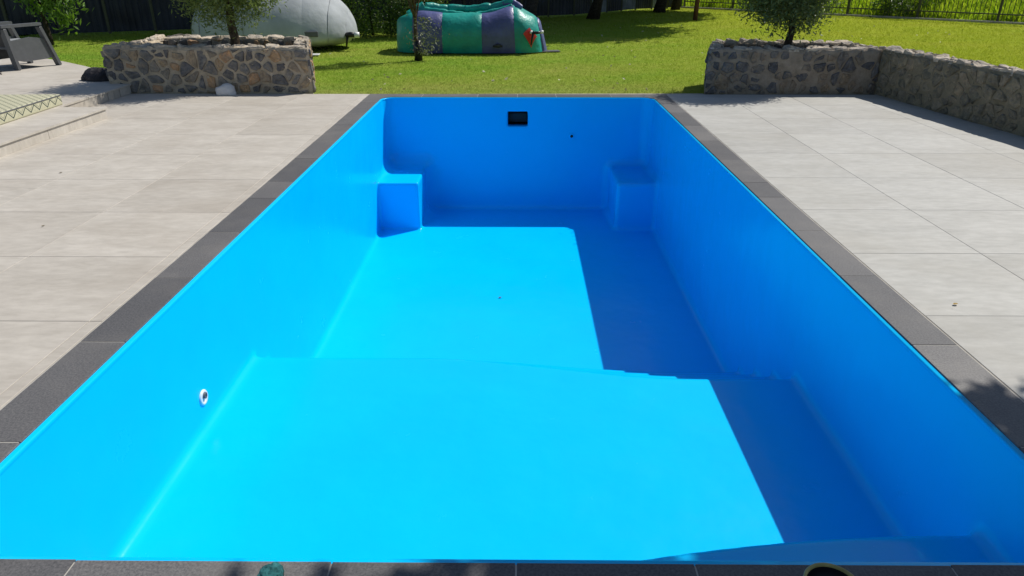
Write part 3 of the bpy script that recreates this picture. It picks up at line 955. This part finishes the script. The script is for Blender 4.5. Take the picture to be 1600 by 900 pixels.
# hedge between the two inflatables
def hedge(name, label, x0, x1, y0, y1, h, n, leaf, mat, seed, group=None):
    rnd = np.random.default_rng(seed)
    root = empty(name, ((x0 + x1) / 2, (y0 + y1) / 2, 0), 0, label, 'hedge', group)
    k = n // 60
    c = np.stack([rnd.uniform(x0, x1, k), y0 + (y1 - y0) * rnd.uniform(0, 1, k) ** 1.6, rnd.uniform(0.1, h, k)], 1)
    P = (c[:, None, :] + rnd.normal(size=(k, 60, 3)) * 0.15).reshape(-1, 3)
    P[:, 2] = np.abs(P[:, 2])
    f = add('foliage', leaf_mesh('foliage', P, leaf, leaf * 0.5, rnd, 0.3), mat, root); f.location = -Vector(root.location)
    for i in range(int((x1 - x0) / 0.5)):
        x = x0 + 0.25 + 0.5 * i
        s = MB().tube([(x, (y0 + y1) / 2 + 0.2, -0.05), (x + rnd.normal() * 0.1, (y0 + y1) / 2, h * 0.5), (x + rnd.normal() * 0.2, (y0 + y1) / 2, h * 0.9)], [0.035, 0.025, 0.01], 6).build('stem', M['bark_dark'], root, True)
        s.location = -Vector(root.location)
    return root
hedge('hedge', 'tall dark green hedge behind the gap between the inflatables', -6.3, -2.1, 19.6, 21.2, 2.4, 26000, 0.085, M['hedge'], 12)

# big trees along the back fence: their crowns are above the picture, their shade lies on the lawn
BT = [((5.95, 31.6), (7.3, 30.8, 5.6), (3.1, 3.2, 1.5), 0.22, 'dark tree trunk by the far corner of the lawn'),
      ((2.75, 27.4), (4.6, 24.6, 5.2), (3.3, 3.1, 1.5), 0.20, 'dark tree trunk before the navy fence right of the inflatable'),
      ((7.05, 33.6), (8.6, 33.2, 6.0), (2.4, 2.2, 1.8), 0.18, 'slim dark trunk nearest the wooden post'),
      ((0.35, 22.6), (1.5, 27.0, 5.6), (3.2, 2.4, 1.8), 0.20, 'leaning grey trunk just behind the striped inflatable'),
      ((-9.5, 22.3), (-6.5, 24.5, 5.6), (3.2, 2.2, 1.8), 0.20, 'dark trunk by the fence behind the grey dome'),
      ((-14.0, 20.5), (-11.5, 22.4, 5.4), (3.0, 1.8, 1.8), 0.22, 'dark trunk by the fence behind the grey armchair')]
for i, (b, c, r, r0, lab) in enumerate(BT):
    tree('shade_tree', lab, (b[0], b[1], -0.03), (b[0] * 0.6 + c[0] * 0.4, b[1] * 0.6 + c[1] * 0.4, 3.4), r0, c, r, 420, 60, 0.36, (0.34, 0.18), M['tree'], M['bark_dark'], 60 + i, 'trees along the back fence', 10)
# tree standing beside the photographer: its crown throws the dappled shade on the near coping
tree('shade_tree', 'leafy tree overhanging the near right corner of the pool', (4.6, 0.6, -0.03), (4.3, 1.1, 3.0), 0.13,
     (1.48 + 0.68 * 4.2, 0.50 + 0.5 * 4.2, 4.2), (2.3, 2.05, 0.45), 620, 56, 0.12, (0.16, 0.08), M['tree'], M['bark'], 80, None, 14)

# ------------------------------------------------------------------ grass blades
def grass():
    rnd = np.random.default_rng(3)
    n = 240000
    y = 1.0 / (1.0 / 10.5 + rnd.uniform(0, 1, n) * (1.0 / 36.0 - 1.0 / 10.5))
    x = rnd.uniform(-0.82, 0.86, n) * y
    l = np.clip(0.0024 * y, 0.03, 0.06) * rnd.uniform(0.6, 1.4, n)
    w = 0.00068 * y * rnd.uniform(0.7, 1.3, n)
    edge = np.where(x > -0.9, 10.548 + (x + 0.9) / 3.65 * 0.07, 10.535)
    keep = (y > edge + 0.005) & ~((x > 2.76 + 0.29 * (y - 10.58)) & (x < 5.5) & (y < 11.75)) & ~((x < -3.03 - 0.27 * (y - 10.6)) & (x > -6.1) & (y < 12.25)) & ~((x < -5.7) & (y < 10.6 + 0.98 * (-x - 5.7)))
    x, y, l, w = x[keep], y[keep], l[keep], w[keep]
    n = len(x)
    a = rnd.uniform(0, 2 * np.pi, n); lean = rnd.uniform(0.3, 1.6, n) * l; l = l * 0.8
    b = rnd.uniform(0, 2 * np.pi, n)
    base = np.stack([x, y, np.full(n, -0.031)], 1)
    s = np.stack([np.cos(a), np.sin(a), np.zeros(n)], 1) * w[:, None] * 0.5
    tip = base + np.stack([np.cos(b) * lean, np.sin(b) * lean, l], 1)
    V = np.stack([base - s, base + s, tip], 1).reshape(-1, 3)
    o = add('grass_blades', mesh_np('grass_blades', V, np.arange(3 * n).reshape(n, 3)), M['blade'])
    tag(o, 'short green grass of the lawn behind the pool', 'grass', kind='stuff')
grass()

# ------------------------------------------------------------------ striped inflatable
def inflatable():
    a, b = 1.60, 0.85
    cx, cy = -1.10, 16.75
    root = empty('inflatable_castle', (cx, cy, 0), 0, 'slumped teal and purple striped inflatable on the lawn', 'inflatable')
    def height(u):
        return 0.90 + 0.16 * math.exp(-((u - 0.60) / 0.17) ** 2) + 0.06 * math.exp(-((u + 0.62) / 0.2) ** 2)
    def P(u, v, bulge=0.0, ofs=0.0):
        s = max(0.0, 1 - abs(u) ** 5.0) ** (1 / 2.4)
        ex = 0.62
        cv, sv = math.cos(v), math.sin(v)
        yy = math.copysign(abs(cv) ** ex, cv)
        zz = max(0.0, sv) ** 0.55
        top = math.exp(-((v - math.pi / 2) / 0.42) ** 2)
        H = height(u) * (0.55 + 0.45 * s)
        z = H * zz * (1 - 0.22 * top * s) + bulge * 0.5 * zz
        y = -(b * s + bulge) * yy * (1.0 + 0.10 * math.sin(math.pi * min(1, zz)) )
        x = a * u + 0.16 * u * abs(u) * (1 - zz) * (1 if u > 0 else 0.15) + bulge * u
        n = noise.noise(Vector((x * 3, y * 3, z * 3 + 5))) * 0.02
        return Vector((x, y - n - (ofs if yy > 0 else -ofs), z + n * zz))
    bounds = [-0.999, -0.73, -0.33, 0.20, 0.62, 0.945, 0.999]
    mats = [M['teal'], M['purple'], M['teal'], M['purple'], M['teal'], M['purple']]
    NV = 44
    for k in range(6):
        u0, u1 = bounds[k], bounds[k + 1]
        nu = max(8, int(abs(u1 - u0) * 34))
        v = []; f = []
        for i in range(nu + 1):
            t = i / nu; u = u0 + (u1 - u0) * t
            pinch = (4 * t * (1 - t)) ** 0.45
            for j in range(NV + 1):
                vv = math.pi * j / NV
                wr = 0.014 * math.sin(vv * 46 + 3 * noise.noise(Vector((k * 7.1, vv * 4, 0)))) * math.exp(-min(t, 1 - t) * 5.5) * math.sin(vv)
                v.append(tuple(P(u, vv, 0.028 * pinch + wr)))
        for i in range(nu):
            for j in range(NV):
                q = i * (NV + 1) + j
                f.append((q, q + 1, q + NV + 2, q + NV + 1))
        me = bpy.data.meshes.new('panel'); me.from_pydata(v, [], f); me.update()
        for p in me.polygons: p.use_smooth = True
        add('panel', me, mats[k], root)
    # rolled tubes slumped over the hollow top
    def top_tube(pts, r, mat, seed):
        pp = []; rr = []
        n = 26
        for i in range(n + 1):
            t = i / n * (len(pts) - 1); k = min(int(t), len(pts) - 2); t -= k
            p = Vector(pts[k]).lerp(Vector(pts[k + 1]), t * t * (3 - 2 * t))
            p += noise.noise_vector(p * 4 + Vector((seed, 0, 0))) * 0.03
            pp.append(p); rr.append(r * (0.75 + 0.5 * abs(noise.noise(p * 5))) * (0.35 if i in (0, n) else 1))
        MB().tube(pp, rr, 12).build('rolled_tube', mat, root, True)
    top_tube([(-0.95, -0.42, 0.86), (-0.45, -0.46, 0.80), (0.15, -0.44, 0.76)], 0.060, M['teal'], 1)
    top_tube([(0.18, -0.44, 0.76), (0.55, -0.42, 0.82), (0.98, -0.36, 0.93)], 0.060, M['teal'], 2)
    top_tube([(-0.98, 0.05, 0.93), (-0.5, 0.25, 0.86), (0.0, 0.28, 0.83)], 0.085, M['teal'], 3)
    top_tube([(-0.1, 0.28, 0.83), (0.5, 0.22, 0.90), (1.02, 0.05, 1.03)], 0.085, M['teal'], 4)
    top_tube([(0.78, 0.10, 0.96), (1.0, 0.05, 1.0), (1.2, 0.0, 0.88)], 0.07, M['purple'], 5)
    top_tube([(-1.32, -0.25, 0.72), (-1.15, -0.2, 0.86), (-0.98, -0.15, 0.92)], 0.12, M['teal'], 6)
    # red diamond patch with a black blower sleeve
    def surf(u, v): return P(u, v, 0.034) + Vector((0, -0.012, 0))
    ctr = surf(0.845, 0.42)
    n = 8; v = []; f = []
    for i in range(n + 1):
        for j in range(n + 1):
            s, t = i / n * 2 - 1, j / n * 2 - 1
            du, dv = (s + t) / 2, (s - t) / 2
            v.append(tuple(surf(0.80 + du * 0.085, 0.20 + dv * 0.18)))
    for i in range(n):
        for j in range(n):
            q = i * (n + 1) + j; f.append((q, q + 1, q + n + 2, q + n + 1))
    me = bpy.data.meshes.new('patch'); me.from_pydata(v, [], f); me.update()
    add('patch', me, M['red'], root)['label'] = 'red diamond patch'
    c = surf(0.83, 0.22)
    MB().tube([c + Vector((0.0, 0.02, 0.05)), c + Vector((0.02, -0.10, 0.05)), c + Vector((0.10, -0.14, 0.05)), c + Vector((0.17, -0.11, 0.06))], [0.028, 0.032, 0.030, 0.026], 10).build('air_sleeve', M['black'], root, True)
    MB().tube([c + Vector((0.16, -0.11, 0.058)), c + Vector((0.23, -0.10, 0.07))], [0.030, 0.030], 12).build('sleeve_cap', M['white'], root, True)
    MB().tube([c + Vector((0.01, -0.10, 0.04)), c + Vector((-0.01, -0.12, -0.06)), c + Vector((-0.03, -0.14, -0.20))], [0.028, 0.022, 0.016], 8).build('tie_strap', M['black'], root, True)
    MB().tube([c + Vector((-0.02, 0.0, 0.06)), c + Vector((-0.03, -0.09, 0.05))], [0.03, 0.03], 10).build('valve_ring', M['white'], root, True)
    c2 = P(0.40, 0.035, 0.03)
    MB().tube([c2 + Vector((-0.10, -0.01, 0.0)), c2 + Vector((0.0, -0.05, 0.02)), c2 + Vector((0.09, -0.01, 0.0))], [0.02, 0.045, 0.02], 10).build('anchor_flap', M['resin_dark'], root, True)
    return root
inflatable()
o = MB().box(-0.32, 0.32, -0.10, 0.10, 0, 0.03, 0.01).build('ground_flap', M['resin'], None, False, (0.62, 16.35, -0.02), 0.2)
tag(o, 'grey flap lying on grass at the right end of the striped inflatable', 'tarp')

# ------------------------------------------------------------------ grey dome inflatable
def dome():
    cx, cy = -5.62, 17.15
    a, b, hw, H, zb = 1.86, 1.25, 0.26, 1.24, 0.26
    root = empty('inflatable_dome', (cx, cy, 0), 0, 'large grey inflated dome behind the left planter', 'inflatable')
    def P(th, ph, ofs=0.0):
        # th: 0..pi along x ; ph : from front bottom over the top to the back bottom
        sx = math.cos(th); s = math.sin(th) ** 0.85
        c, z = math.cos(ph), math.sin(ph)
        zz = zb + (H * z * s if z > 0 else 0.255 * z * (s ** 0.5))
        n = noise.noise(Vector((sx * 2.2, c * 2.2, z * 2.2))) * 0.035
        return Vector(((a + ofs) * sx * (1 - 0.06 * max(0, -z)), -(b + ofs) * c * s, zz + ofs * z + n * max(0.0, z)))
    G = 9; NU = 9; NV = 40
    for g in range(G):
        v = []; f = []
        for i in range(NU + 1):
            t = i / NU; th = math.pi * (0.004 + 0.992 * (g + t) / G)
            for j in range(NV + 1):
                ph = -math.pi * 0.32 + math.pi * 1.64 * j / NV
                wr = 0.008 * math.sin(ph * 40 + g) * math.exp(-min(t, 1 - t) * 6)
                v.append(tuple(P(th, ph, 0.008 * (4 * t * (1 - t)) ** 0.5 + wr * 0.5)))
        for i in range(NU):
            for j in range(NV):
                q = i * (NV + 1) + j; f.append((q, q + 1, q + NV + 2, q + NV + 1))
        me = bpy.data.meshes.new('panel'); me.from_pydata(v, [], f); me.update()
        for p in me.polygons: p.use_smooth = True
        add('panel', me, M['grey_vinyl'], root)
    for g in (2, 5, 7):
        th = math.pi * g / G
        MB().tube([P(th, R(x), 0.004) for x in range(-20, 100, 6)], 0.007, 6).build('seam', M['seam'], root, True)
    c = P(0.30, R(4), 0.03)
    MB().tube([c + Vector((-0.04, 0.03, 0.02)), c + Vector((-0.03, -0.07, 0.02)), c + Vector((0.05, -0.11, 0.03)), c + Vector((0.15, -0.10, 0.02))], [0.05, 0.06, 0.06, 0.05], 12).build('air_sleeve', M['black'], root, True)
    MB().tube([c + Vector((0.13, -0.10, 0.022)), c + Vector((0.24, -0.08, 0.02))], [0.062, 0.062], 12).build('sleeve_cap', M['white'], root, True)
    MB().tube([c + Vector((-0.03, -0.08, 0.0)), c + Vector((-0.05, -0.10, -0.12)), c + Vector((-0.08, -0.05, -0.24))], [0.03, 0.024, 0.018], 8).build('tie_strap', M['black'], root, True)
    c = P(0.95, R(6), 0.03)
    MB().box(-0.16, 0.16, -0.02, 0.02, -0.06, 0.06, 0.015).build('anchor_patch', M['resin'], root, False, c)
    return root
dome()
o = MB().box(-0.16, 0.16, -0.12, 0.12, 0, 0.02, 0.005).build('base_sheet', M['white'], None, False, (-4.42, 15.62, -0.01), 0.1)
tag(o, 'small white sheet on grass under the edge of the grey dome', 'sheet')

# ------------------------------------------------------------------ back fence and palisade
FP = [(-22.0, 17.8), (-16.0, 19.0), (-10.6, 21.6), (-5.0, 25.0), (2.2, 29.3), (5.2, 33.2), (7.7, 35.2)]
fr = empty('sheet_fence', (FP[0][0], FP[0][1], 0), 0, 'dark navy sheeted boundary fence behind the inflatables', 'fence')
off = -Vector(fr.location)
rnd = random.Random(4)
for (xa, ya), (xb, yb) in zip(FP[:-1], FP[1:]):
    L = math.hypot(xb - xa, yb - ya); n = max(1, round(L / 1.25))
    dx, dy = (xb - xa) / L, (yb - ya) / L
    for k in range(n):
        s0, s1 = L * k / n + 0.03, L * (k + 1) / n - 0.03
        v = []; f = []; NU = 28
        ph = rnd.uniform(0, 6)
        for i in range(NU + 1):
            s = s0 + (s1 - s0) * i / NU
            w = 0.018 * math.sin(2 * math.pi * i / 4 + ph)
            for z in (0.02, 1.0, 2.05):
                lean = rnd.uniform(-0.01, 0.01)
                v.append((xa + dx * s - dy * (w + lean), ya + dy * s + dx * (w + lean), z))
        for i in range(NU):
            for j in range(2): f.append((i * 3 + j, i * 3 + j + 1, i * 3 + j + 4, i * 3 + j + 3))
        me = bpy.data.meshes.new('sheet'); me.from_pydata(v, [], f); me.update()
        pale = xa > 2 and k >= 1
        o = add('sheet', me, M['fence_pale'] if (pale and k % 2 == 1) else M['fence'], fr); o.location = off
        o = MB().bar((xa + dx * (s0 - 0.03), ya + dy * (s0 - 0.03), -0.05), (xa + dx * (s0 - 0.03), ya + dy * (s0 - 0.03), 2.15), 0.07, 0.07).build('post', M['steel'], fr); o.location = off

QA = Vector((7.8, 35.3, 0)); QB = Vector((19.4, 22.0, 0))
qd = (QB - QA).normalized(); QL = (QB - QA).length
pf = empty('palisade_fence', QA, math.atan2(qd.y, qd.x), 'black metal bar fence at the far right of the lawn', 'fence')
kb = MB().box(0, QL, -0.22, -0.06, -0.05, 0.035, 0.01).build('kerb', M['kerb'], None, False, QA, math.atan2(qd.y, qd.x))
tag(kb, 'pale concrete kerb along the foot of the bar fence', 'kerb', kind='structure')
bar_me = MB().box(-0.009, 0.009, -0.007, 0.007, 0.05, 1.75, 0.003).mesh('bar')
post_me = MB().box(-0.035, 0.035, -0.035, 0.035, -0.05, 1.9, 0.008).mesh('post')
n = int(QL / 0.145)
for k in range(n):
    add('bar', bar_me, M['steel'], pf, (0.07 + k * 0.145, 0, 0))
for k in range(int(QL / 2.6) + 1):
    add('post', post_me, M['steel'], pf, (0.0 + k * 2.6, 0.03, 0))
for z in (0.25, 1.55):
    MB().box(0, QL, 0.011, 0.05, z - 0.02, z + 0.02, 0.003).build('rail', M['steel'], pf)
# sunlit grassy bank rising behind the bar fence
def bank():
    rnd = np.random.default_rng(17)
    nx, ny = -qd.y, qd.x
    prof = [(0.25, -0.03), (0.6, 0.10), (1.6, 0.50), (3.5, 1.15), (7.0, 2.0), (16.0, 2.6), (60.0, 3.0)]
    def hz(d): return np.interp(d, [p[0] for p in prof], [p[1] for p in prof])
    v = []; f = []; ns = 40
    for i in range(ns + 1):
        t = -3.0 + (QL + 20.0) * i / ns
        for d, z in prof:
            zz = z + 0.05 * noise.noise(Vector((t * 0.9, d, 0)))
            v.append((QA.x + qd.x * t + nx * d, QA.y + qd.y * t + ny * d, zz if z > 0 else z))
    k = len(prof)
    for i in range(ns):
        for j in range(k - 1): f.append((i * k + j, (i + 1) * k + j, (i + 1) * k + j + 1, i * k + j + 1))
    me = bpy.data.meshes.new('grass_bank'); me.from_pydata(v, [], f); me.update()
    for p in me.polygons: p.use_smooth = True
    o = add('grass_bank', me, M['bank'])
    tag(o, 'sunlit grassy bank behind the bar fence', 'bank', kind='structure')
    n = 15000
    s_ = rnd.uniform(-2.5, QL + 4.0, n); d = 0.3 + 4.0 * rnd.uniform(0, 1, n) ** 1.5
    x = QA.x + qd.x * s_ + nx * d; y = QA.y + qd.y * s_ + ny * d
    h = rnd.uniform(0.15, 0.55, n) * (0.6 + 0.5 * np.sin(s_ * 1.3) ** 2)
    a = rnd.uniform(0, 2 * np.pi, n); b = rnd.uniform(0, 2 * np.pi, n); lean = rnd.uniform(0.05, 0.35, n)
    w = rnd.uniform(0.010, 0.025, n)
    base = np.stack([x, y, hz(d) - 0.06], 1); sd = np.stack([np.cos(a), np.sin(a), np.zeros(n)], 1) * w[:, None]
    mid = base + np.stack([np.cos(b) * lean * 0.3, np.sin(b) * lean * 0.3, h * 0.6], 1)
    tip = base + np.stack([np.cos(b) * lean, np.sin(b) * lean, h], 1)
    V = np.stack([base - sd, base + sd, mid + sd * 0.8, tip, mid - sd * 0.8], 1).reshape(-1, 3)
    o = add('tall_grass', mesh_np('tall_grass', V, np.arange(5 * n).reshape(n, 5)), M['reed'])
    tag(o, 'tall yellow green grass growing behind the bar fence', 'tall grass', kind='stuff')
bank()
def mound(name, label, s, d, r, h, seed):
    rnd = np.random.default_rng(seed)
    p = QA + qd * s + Vector((-qd.y, qd.x, 0)) * d
    root = empty(name, p, 0, label, 'bush', 'bushes behind the bar fence')
    c, P = crown_points(rnd, (0, 0, h * 0.45), (r, r * 0.6, h * 0.5), 70, 50, 0.16)
    P[:, 2] = np.abs(P[:, 2])
    add('foliage', leaf_mesh('foliage', P, 0.10, 0.05, rnd, 0.2), M['hedge'], root)
    for k in range(5):
        MB().tube([(0, 0, -0.05), tuple(c[k] * 0.6), tuple(c[k])], [0.04, 0.025, 0.01], 6).build('stem', M['bark_dark'], root, True)
mound('dark_bush', 'dark bush behind the bar fence right of the olive tree', 9.8, 0.75, 1.3, 1.2, 31)
mound('dark_bush', 'dark bush behind the bar fence left of the olive tree', 4.0, 0.75, 1.2, 0.9, 32)

post = empty('wooden_post', (6.32, 26.6, -0.03), 0, 'brown wooden post standing on the lawn', 'post')
MB().tube([(0, 0, -0.05), (0.02, 0, 0.8), (0.06, 0.0, 1.9)], [0.085, 0.08, 0.075], 10).build('shaft', M['wood'], post, True)
MB().tube([(0.06, 0, 1.9), (0.061, 0, 1.93)], [0.085, 0.06], 10).build('post_cap', M['bark_dark'], post, True)

# ------------------------------------------------------------------ terrace furniture
def armchair():
    ang = math.atan2(0.93, 0.36)
    root = empty('armchair', (-8.40, 12.02, TZ), ang, 'grey resin armchair on the raised terrace', 'armchair')
    D, W = 0.80, 0.72
    for y in (0.0, W):
        mb = MB()
        # back leg, flared front leg and arm in one moulded frame
        mb.bar((0.05, y, 0), (-0.02, y, 0.66), 0.115, 0.05, 0.012, (1, 0, 0))
        mb.build('leg', M['resin'], root)
        MB().bar((D, y, 0), (0.60, y, 0.66), 0.105, 0.05, 0.012, (1, 0, 0)).build('leg', M['resin'], root)
        MB().bar((-0.08, y, 0.69), (0.64, y, 0.695), 0.11, 0.045, 0.015).build('armrest', M['resin'], root)
        p = [(0.045, 0.16), (0.20, 0.12), (0.60, 0.13), (0.76, 0.15), (0.655, 0.46), (0.40, 0.50), (0.02, 0.46)]
        m2 = MB(); t = 0.018
        m2.v = [(x, y - t, z) for x, z in p] + [(x, y + t, z) for x, z in p]
        k = len(p)
        m2.f = [tuple(range(k)), tuple(range(k, 2 * k))[::-1]] + [(i, (i + 1) % k, k + (i + 1) % k, k + i) for i in range(k)]
        m2.build('side_panel', M['resin'], root)
    MB().box(0.02, 0.66, 0.03, W - 0.03, 0.32, 0.37, 0.012).build('seat', M['resin'], root)
    MB().box(0.08, 0.64, 0.05, W - 0.05, 0.372, 0.44, 0.02).build('seat_cushion', M['seam'], root)
    MB().box(0.64, 0.68, 0.03, W - 0.03, 0.14, 0.36, 0.008).build('front_panel', M['resin'], root)
    MB().bar((0.06, W / 2, 0.34), (-0.14, W / 2, 0.98), W - 0.08, 0.05, 0.015, (1, 0, 0)).build('backrest', M['resin_dark'], root)
    return root
armchair()
def stool():
    root = empty('folding_stool', (-8.55, 11.55, TZ), R(35), 'dark folding stool in front of the grey armchair', 'stool')
    MB().box(-0.22, 0.22, -0.18, 0.18, 0.36, 0.385, 0.006).build('seat', M['resin_dark'], root)
    for y in (-0.15, 0.15):
        MB().bar((-0.2, y, 0.0), (0.18, y, 0.36), 0.024, 0.02, 0.004).build('leg', M['resin_dark'], root)
        MB().bar((0.2, y + 0.022, 0.0), (-0.18, y + 0.022, 0.36), 0.024, 0.02, 0.004).build('leg', M['resin_dark'], root)
    MB().bar((-0.2, -0.15, 0.012), (-0.2, 0.15, 0.012), 0.02, 0.02).build('stretcher', M['resin_dark'], root)
    return root
stool()
def cushion():
    root = empty('floor_cushion', (-5.72, 8.88, TZ), R(3), 'cream floor mattress with zigzag border on the terrace', 'cushion')
    bm = bmesh.new()
    bmesh.ops.create_cube(bm, size=1.0)
    for v in bm.verts: v.co = Vector(((v.co.x - 0.5) * 1.5, (v.co.y - 0.5) * 2.0, (v.co.z + 0.5) * 0.13))
    bmesh.ops.bevel(bm, geom=bm.edges[:], offset=0.018, segments=3, affect='EDGES', profile=0.6)
    me = bpy.data.meshes.new('pad'); bm.to_mesh(me); bm.free()
    for p in me.polygons: p.use_smooth = True
    add('pad', me, M['cushion'], root)
    MB().tube([(0.0, -2.0, 0.118), (0.0, -0.02, 0.118), (-0.02, 0.0, 0.118), (-1.48, 0.0, 0.118)], 0.007, 6).build('piping', M['resin'], root, True)
cushion()

def rock(name, label, loc, size, mat, seed, cat='rock', rz=0.0):
    bm = bmesh.new()
    bmesh.ops.create_icosphere(bm, subdivisions=3, radius=1.0)
    for v in bm.verts:
        n = noise.noise(v.co * 1.3 + Vector((seed, 0, 0))) * 0.35 + noise.noise(v.co * 3.1 + Vector((0, seed, 0))) * 0.14
        c = v.co * (1 + n)
        c.x = math.copysign(abs(c.x) ** 0.85, c.x)
        v.co = Vector((c.x * size[0], c.y * size[1], max(-0.35, c.z) * size[2]))
    zm = min(v.co.z for v in bm.verts)
    for v in bm.verts: v.co.z -= zm
    me = bpy.data.meshes.new(name); bm.to_mesh(me); bm.free()
    for p in me.polygons: p.use_smooth = True
    o = add(name, me, mat, None, loc, rz)
    return tag(o, label, cat)
rock('white_stone', 'smooth white stone against the left planter', (-4.27, 10.44, -0.002), (0.145, 0.09, 0.115), M['white_stone'], 3.3, 'stone', R(8))
rock('dark_rock', 'dark flat rock on the terrace corner by the left planter', (-6.42, 10.98, TZ - 0.004), (0.27, 0.16, 0.13), M['dark_stone'], 8.1, 'rock', R(-10))

# ------------------------------------------------------------------ things on the near coping
def paint_tin():
    root = empty('paint_tin', (0.905, 1.455, 0.0), 0, 'open tin with yellowed rim on the near coping', 'tin')
    MB().lathe([(0.0005, 0.0), (0.070, 0.0), (0.072, 0.004), (0.076, 0.095)], 32).build('body', M['tin'], root, True)
    MB().lathe([(0.076, 0.094), (0.080, 0.097), (0.080, 0.102), (0.076, 0.105), (0.071, 0.103), (0.070, 0.096)], 40).build('rim', M['rim_yellow'], root, True)
    MB().lathe([(0.071, 0.100), (0.070, 0.050), (0.0005, 0.048)], 32).build('contents', M['black'], root, True)
paint_tin()
def rag():
    bm = bmesh.new()
    bmesh.ops.create_icosphere(bm, subdivisions=5, radius=1.0)
    for v in bm.verts:
        c = v.co.copy()
        n = noise.ridged_multi_fractal(c * 1.6 + Vector((2, 5, 1)), 1.0, 2.0, 4, 1.0, 2.0) * 0.16
        c *= 0.75 + n
        v.co = Vector((c.x * 0.042, c.y * 0.06, max(c.z, -0.3) * 0.034 + 0.0095))
    me = bpy.data.meshes.new('rag'); bm.to_mesh(me); bm.free()
    for p in me.polygons: p.use_smooth = True
    o = add('cleaning_rag', me, M['rag'], None, (-0.748, 1.545, 0.002))
    tag(o, 'crumpled teal rag on the near coping', 'rag')
rag()

def leaf(loc, size, rz, mat, label, name='fallen_leaf'):
    mb = MB()
    n = 7; v = []; f = []
    for i in range(n + 1):
        t = i / n; w = max(0.0, math.sin(math.pi * t)) ** 0.8 * 0.28 * size
        x = (t - 0.5) * size; z = 0.004 + 0.10 * size * (2 * t - 1) ** 2
        v += [(x, -w, z + w * 0.5), (x, 0, z), (x, w, z + w * 0.5)]
    for i in range(n):
        for j in range(2): f.append((i * 3 + j, i * 3 + 3 + j, i * 3 + 4 + j, i * 3 + 1 + j))
    me = bpy.data.meshes.new(name); me.from_pydata(v, [], f); me.update()
    o = add(name, me, mat, None, loc, rz)
    tag(o, label, 'leaf', 'fallen leaves')
leaf((2.38 * 1.02, 3.48, 0.001), 0.035, 0.4, M['dry_leaf'], 'pale dry leaf alone on the right paving')
leaf((-4.95, 5.80, 0.001), 0.03, 1.0, M['dry_leaf_dark'], 'brown leaf on left paving nearest the terrace riser')
leaf((-4.15, 6.15, 0.001), 0.03, 0.2, M['dry_leaf_dark'], 'brown leaf on a joint line of the left paving')
leaf((-3.42, 4.72, 0.001), 0.025, 0.8, M['dry_leaf_dark'], 'small dark leaf midway along the left paving')
leaf((-0.19, 7.06, -D2 + 0.001), 0.04, 0.5, M['dry_leaf_dark'], 'tiny dark leaf on the sunlit deep floor of the pool')

def litter():
    rnd = np.random.default_rng(23)
    n = 170
    y = 1.0 / (1.0 / 10.8 + rnd.uniform(0, 1, n) * (1.0 / 30.0 - 1.0 / 10.8)); x = rnd.uniform(-0.45, 0.6, n) * y
    keep = ~((x > 2.6) & (x < 5.6) & (y < 11.9)) & ~((x < -3.0) & (y < 12.5)) & ~((np.abs(x + 1.1) < 1.75) & (np.abs(y - 16.75) < 1.1))
    P = np.stack([x, y, np.full(n, 0.012)], 1)[keep]
    o = add('leaf_litter', leaf_mesh('leaf_litter', P, 0.06, 0.035, rnd, 0.0, np.tile(np.array([[1.0, 0.2, 0.0]]), (len(P), 1))), M['litter'])
    tag(o, 'scattered pale dry leaves on the lawn', 'leaf litter', kind='stuff')
M['litter'] = make_leaf('pale_litter', (0.35, 0.30, 0.18), (0.62, 0.58, 0.42), 0.1)
litter()
